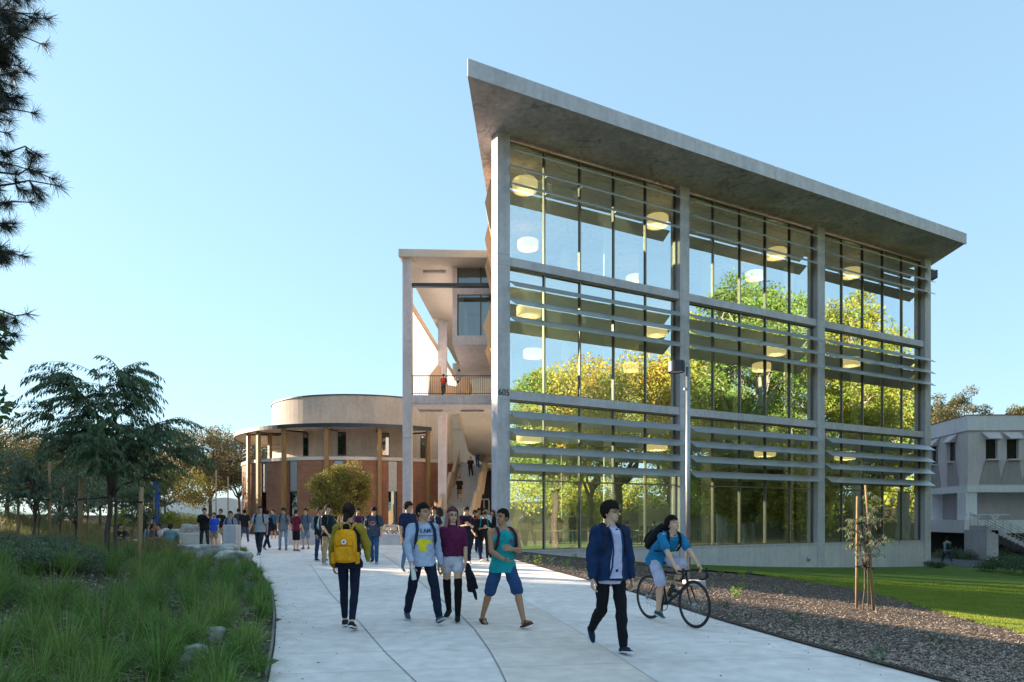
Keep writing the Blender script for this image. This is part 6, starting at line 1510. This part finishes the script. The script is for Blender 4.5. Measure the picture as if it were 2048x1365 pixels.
# ---- seated group on the low wall
for (px, hd_, rz_, col, hr, lb, pcl) in ((240, 1034, 40, (.02, .02, .025), 'short', 'seated young man in black T-shirt with yellow print, nearest the drooping tree', None), (289, 1036, 150, (.25, .30, .36), 'short', 'seated person in grey top behind the pale stake', None), (301, 1038, 120, (.13, .03, .045), 'ponytail', 'seated person in plaid maroon shirt', None),
        (316, 1030, 30, (.05, .04, .05), 'mop', 'seated person in dark top at the back of the sitting group', None), (322, 1036, -20, (.6, .5, .5), 'short', 'seated person in pale pink top facing the camera', None), (339, 1041, 185, (.16, .30, .38), 'mop', 'seated person in light blue shirt seen from behind', None)):
    Yp = 27.5+(0 if px in (240, 339) else 1.0); q = person(lb, px, 1083, hd_, rz_, SIT, SK2, ('tee', col, .03), ('long', (.08, .10, .15)), BLK, (hr, DK), Y=Yp, H=1.72, z=zg(PX(px, Yp), Yp)+(.08), group='students sitting on the low wall')
    if px == 240: decal(q['top'], q['top'], [[(.05*math.cos(2*math.pi*k/10), .55-.0+.03*math.sin(2*math.pi*k/10)) for k in range(10)]], pmat('yellow_mark', (.7, .5, .03), .7), 'yellow_print')
# ---- on the stairs and decks
def stair_z(Y):
    for (ya, za, yb, zb) in segs:
        if Y < ya: return za
        if Y <= yb: return za+(zb-za)*(math.floor((Y-ya)/(yb-ya)*12)+1)/12
    return 6.0
def on_stair(lb, px, py, head, *a, **k):
    Y = 46.0
    for q in range(400):
        Y = 44+q*.035
        if HZ-(stair_z(Y)-CAMZ)*F/Y <= py: break
    return person(lb, px, py, head, *a, Y=Y, z=stair_z(Y), H=min(1.82, (py-head)/F*Y), group='people on the stairs', **k)
on_stair('man in black T-shirt and shorts coming down the lower stair flight', 919, 1003, 955, 8, WALK, SK2, ('tee', BLK), ('shorts', (.25, .14, .08)), BLK, ('short', DK))
on_stair('person in black shirt and black trousers descending the upper part of the stairs', 941, 956, 913, 0, WALK2, SK4, ('tee', BLK), ('long', BLK), ((.6, .6, .6), (.6, .6, .6)), ('short', (.15, .09, .05)))
on_stair('person in blue shirt at the top of the lower stairs', 955, 938, 900, 0, WALK, SK2, ('tee', (.05, .12, .28)), ('jeans', DJEAN), BLK)
person('person with red backpack walking away along the raised walkway', 887, 792, 752, 180, WALK, SK2, ('tee', (.05, .09, .13)), ('long', CH), ((.6, .6, .6), (.6, .6, .6)), ('short', DK), pack=('red backpack worn by the person on the raised walkway', (.55, .05, .03)), Y=YT+3.0, z=zdt-.03, H=1.10*1.0, group='people on the stairs') if False else None
person('person with red backpack walking away along the raised walkway', 887, 792, 752, 180, WALK, SK2, ('tee', (.05, .09, .13)), ('long', CH), ((.6, .6, .6), (.6, .6, .6)), ('short', DK), pack=('red backpack worn by the person on the raised walkway', (.55, .05, .03)), Y=43.6, z=PZ(795, 43.6), H=1.5, group='people on the stairs')
lp = MB(); lp.box(PX(862, 42.9), PX(912, 42.9), 42.9, 44.3, PZ(795, 43.6)-.2, PZ(795, 43.6)-.002); lp.build('upper_landing', M['pale_wall'], TW)
person('person in pale grey top on the upper stair flight', 918, 782, 738, 200, WALK2, SK2, ('tee', (.35, .40, .45)), ('long', CH), BLK, ('short', DK), Y=48.5, z=PZ(782, 48.5), H=1.55, group='people on the stairs')
lp = MB(); lp.box(PX(900, 48.2), PX(934, 48.2), 48.2, 49.2, PZ(782, 48.5)-.2, PZ(782, 48.5)-.002); lp.build('upper_landing', M['pale_wall'], TW)
# ---- inside the building
fin = FR(2.55, -2.2, 0)
person('man in white shirt standing behind the middle storey glass, looking down', 1101, 800, 737, 60, STAND, SK2, ('tee', (.6, .6, .6)), ('long', BLK), BLK, ('short', DK), headrot=(0, 22), Y=31.0, z=Z1-.018, H=1.72, group='people inside the glass building')
for i, (px, hd_, col, rz_, lb) in enumerate(((1047, 1018, (.5, .5, .5), 160, 'person in white walking inside the ground floor'), (1060, 1020, (.35, .30, .12), 190, 'person in mustard shirt walking inside the ground floor'), (1104, 1022, (.04, .04, .05), 90, 'person in dark clothes inside, second pane from the left'), (1118, 1024, (.05, .05, .06), 0, 'person standing behind the study tables inside'), (1145, 1026, (.03, .03, .03), 180, 'person standing further right inside the ground floor'))):
    Yi = (34, 33.5, 38, 39, 38)[i]; person(lb, px, 1085, hd_, rz_, WALK if i < 2 else STAND, SK2, ('tee', col), ('jeans', DJEAN), BLK, Y=Yi, z=.152, H=1.72, group='people inside the glass building')
for i, (px, Yi) in enumerate(((1252, 35.5), (1290, 37), (1310, 36.5))):
    person(('seated person in dark top left of the far table group', 'seated person in the middle of the far table group', 'seated person in blue at the right of the far table group')[i], px, 1083, 1040, (150, 180, 200)[i], dict(SIT, root=(0, 0, .50), LT=(.12, -.42, .09), RT=(-.12, -.42, .09)), SK2, ('tee', ((.05, .05, .06), (.03, .03, .03), (.1, .15, .25))[i]), ('long', CH), BLK, Y=Yi, z=.152, H=1.72, group='people inside the glass building')
# study tables and stools inside
def table(x, y, z, lb, w=1.4):
    o = empty('study_table', (x, y, z), lb, 'table', 'study tables inside the ground floor'); m = MB(); m.box(x-w/2, x+w/2, y-.4, y+.4, z+.70, z+.74); m.build('tabletop', M['wall_in'], o)
    for i in (-1, 1):
        for j in (-1, 1): m = MB(); m.box(x+i*(w/2-.06)-.02, x+i*(w/2-.06)+.02, y+j*.34-.02, y+j*.34+.02, z, z+.70); m.build('leg', M['dark_steel'], o)
for i, (px, Y) in enumerate(((1095, 36), (1135, 37.5), (1262, 36.6), (1300, 38), (1180, 41), (1420, 41))): table(PX(px, Y), Y, .152, ('study table behind the second pane from the left', 'study table behind the third pane from the left', 'study table near the seated people', 'study table behind the seated people', 'study table deeper inside the left bay', 'study table in the middle bay')[i])
# ---- pedestrian on the road at right
p = person('man in grey jacket with dark backpack walking away on the road beside the building', 1894, 1128, 1074, 175, WALK, SK2, ('long', (.28, .32, .38)), ('jeans', DJEAN), ((.4, .4, .4), (.5, .5, .5)), ('short', DK), pack=('dark backpack worn by the man walking on the road', (.04, .055, .05)), Y=44, z=zg(PX(1894, 44), 44)+.055, H=1.74)
p['person'].location.z = PZ(1128, 44) if abs(PZ(1128, 44)-zg(PX(1894, 44), 44)) < .12 else zg(PX(1894, 44), 44)+.055

# ================================================================ street furniture
YL = 20.0; xL = PX(1376, YL); zL = zg(xL, YL); lo = empty('street_lamp', (xL, YL, zL), 'tall slim steel lamp post with drum head in front of the glass facade', 'street lamp')
m = MB(); m.tube([(xL, YL, zL-.1), (xL, YL, PZ(727, YL))], [.075, .062], 16); m.build('pole', M['steel'], lo, smooth=True)
m = MB(); m.lathe([(0, .02), (.13, .02), (.14, 0), (.14, -.02)], (xL, YL, zL+.03), 20); m.build('base_plate', M['steel'], lo)
hx = PX(1352, YL); m = MB(); m.lathe([(0, .16), (.235, .16), (.245, .14), (.245, -.15), (.215, -.16), (.20, -.13), (0, -.13)], (hx, YL-.05, PZ(735, YL)), 28); hh = m.build('lamp_head', M['dark_steel'], lo, clean=True)
m = MB(); m.lathe([(0, -.135), (.20, -.135)], (hx, YL-.05, PZ(735, YL)), 24); m.build('lens', M['white'], hh)
m = MB(); m.box(hx+.23, xL, YL-.08, YL-.02, PZ(733, YL)-.03, PZ(733, YL)+.03); m.build('bracket', M['steel'], lo)
m = MB(); m.tube([(xL, YL, PZ(778, YL)), (xL-.13, YL-.05, PZ(779, YL))], [.05, .03], 10); m.build('camera_bracket', M['steel'], lo)
# utility box behind the cyclist
q = G(1388, 1172); m = MB(); z = zg(*q); m.box(q[0]-.28, q[0]+.28, q[1]-.2, q[1]+.2, z-.05, z+.16); tag(m.build('utility_box', M['conc'], bevel=.02), 'low pale concrete utility box in the mulch behind the bicycle', 'utility box')
# plaza: planters, steps, benches, bicycles
def block(name, lb, px0, px1, Y, dep, pt, pb, cat, mat='conc', grp=None):
    m = MB(); z = zg(PX(px0, Y), Y); m.box(PX(px0, Y), PX(px1, Y), Y, Y+dep, z-.05, PZ(pt, Y)); return tag(m.build(name, M[mat], bevel=.02), lb, cat, grp)
block('planter_wall', 'low concrete planter wall behind the men in shorts', 576, 646, 33.5, .5, 1059, 1080, 'planter', 'conc')
block('planter_wall', 'low stepped concrete wall beside the parked bicycles', 742, 800, 33, 2.5, 1070, 1083, 'planter', 'conc')
block('bench', 'concrete bench block on the left of the plaza', 358, 428, 31, .7, 1067, 1083, 'bench', 'pale_wall')
block('seat_wall', 'low concrete seat wall beneath the sitting students', 228, 352, 28.9, .55, 1082, 1100, 'seat wall', 'pale_wall')
block('waste_bin', 'grey square concrete block beside the man in lavender grey', 446, 472, 26.2, .5, 1050, 1100, 'bin', 'conc')
block('site_wall', 'long low pale wall across the back of the plaza', 560, 820, 47.5, .3, 1050, 1068, 'wall', 'pale_wall')
m = MB()
q = P(640, 1060, 34.2); tree('hedge', 'yellow green planting behind the low planter wall', 'plant', PX(615, 34.6), 34.6, .85, 1.0, 'leaf_pale', 'bark', z=.3, nclump=16, per=130, lsz=.07, crown0=0, seed=91, clr=.35, tr=.02)
for i, (px, Y, rz_) in enumerate(((768, 35.5, 65), (782, 36, 80), (793, 36.5, 60))):
    bike((PX(px, Y), Y, .25), R(rz_), ('nearest parked bicycle left of the stair tower column', 'middle parked bicycle left of the stair tower column', 'furthest parked bicycle left of the stair tower column')[i], 'bicycles parked at the plaza', (.55, .52, .5))
m = MB()
for k in range(3): x = PX(770+12*k, 35.8); m.tube([(x, 35.8, .25), (x, 35.8, 1.05), (x+.12, 35.8, 1.15), (x+.5, 35.8, 1.15), (x+.62, 35.8, 1.05), (x+.62, 35.8, .25)], .025, 6)
tag(m.build('bicycle_rack', M['steel'], smooth=True), 'bent steel tube rack holding the parked bicycles', 'bicycle rack')
# blue banner and thin flag poles on the left
bx = PX(304, 40); o = empty('banner', (bx, 40, .25), 'tall blue feather banner standing behind the seated students', 'banner'); m = MB(); m.tube([(bx, 40, .25), (bx, 40, 3.9)], .025, 6); m.build('pole', M['steel'], o)
m = MB(); pts = [(bx+.03, 40, 1.2), (bx+.42, 40, 1.4), (bx+.48, 40, 3.2), (bx+.3, 40, 3.75), (bx+.03, 40, 3.88)]; m.extrude(pts, (0, .01, 0)); m.build('cloth', CM((.02, .08, .55)), o)
for i, px in enumerate((432, 456)):
    m = MB(); x = PX(px, 58); m.tube([(x, 58, .2), (x, 58, PZ(940+i*14, 58))], .06, 6); tag(m.build('light_pole', M['pale_wall']), ('thin pale pole nearer the hall in front of the spreading tree' if i else 'thin pale pole left of the other in front of the spreading tree'), 'pole')
# ================================================================ light, sky, camera
EL, AZ = R(15), R(24)
S = Vector((-math.cos(AZ)*math.cos(EL), math.sin(AZ)*math.cos(EL), math.sin(EL)))
w = bpy.data.worlds.new('World'); SC.world = w; w.use_nodes = True; N = w.node_tree.nodes; Lk = w.node_tree.links
sky = N.new('ShaderNodeTexSky'); sky.sky_type = 'NISHITA'; sky.sun_disc = False; sky.sun_elevation = EL
sky.sun_rotation = math.atan2(S.x, S.y); sky.air_density = 1.0; sky.dust_density = .25; sky.ozone_density = 1.2; sky.altitude = 50
bg = N['Background']; sc_ = N.new('ShaderNodeVectorMath'); sc_.operation = 'SCALE'; sc_.inputs['Scale'].default_value = .15; Lk.new(sky.outputs[0], sc_.inputs[0])
ga = N.new('ShaderNodeGamma'); ga.inputs[1].default_value = .36; Lk.new(sc_.outputs[0], ga.inputs[0])
ti = N.new('ShaderNodeVectorMath'); ti.operation = 'MULTIPLY'; ti.inputs[1].default_value = (.62, .85, .99); Lk.new(ga.outputs[0], ti.inputs[0]); Lk.new(ti.outputs[0], bg.inputs[0])
bg.inputs['Strength'].default_value = .312
sl = bpy.data.lights.new('sun', 'SUN'); sl.energy = 3.8; sl.angle = R(.5); sl.color = (1, .82, .60)
so = bpy.data.objects.new('sun', sl); COL.objects.link(so); so.rotation_euler = S.to_track_quat('Z', 'Y').to_euler(); so.location = (-30, 10, 40)
cam = bpy.data.cameras.new('camera'); co = bpy.data.objects.new('camera', cam); COL.objects.link(co)
cam.lens = 24; cam.sensor_width = 36; cam.sensor_fit = 'HORIZONTAL'; cam.shift_y = (HZ-682.5)/2048; cam.clip_end = 3000; cam.clip_start = .05
co.location = (0, 0, CAMZ); co.rotation_euler = (R(90), 0, 0); SC.camera = co
SC.render.engine = 'CYCLES'; SC.cycles.use_denoising = True; SC.cycles.max_bounces = 8; SC.cycles.transparent_max_bounces = 16
SC.cycles.sample_clamp_indirect = 6; SC.cycles.caustics_reflective = False; SC.cycles.caustics_refractive = False
SC.view_settings.view_transform = 'Standard'; SC.view_settings.look = 'None'; SC.view_settings.gamma = 1; SC.view_settings.exposure = 2.18
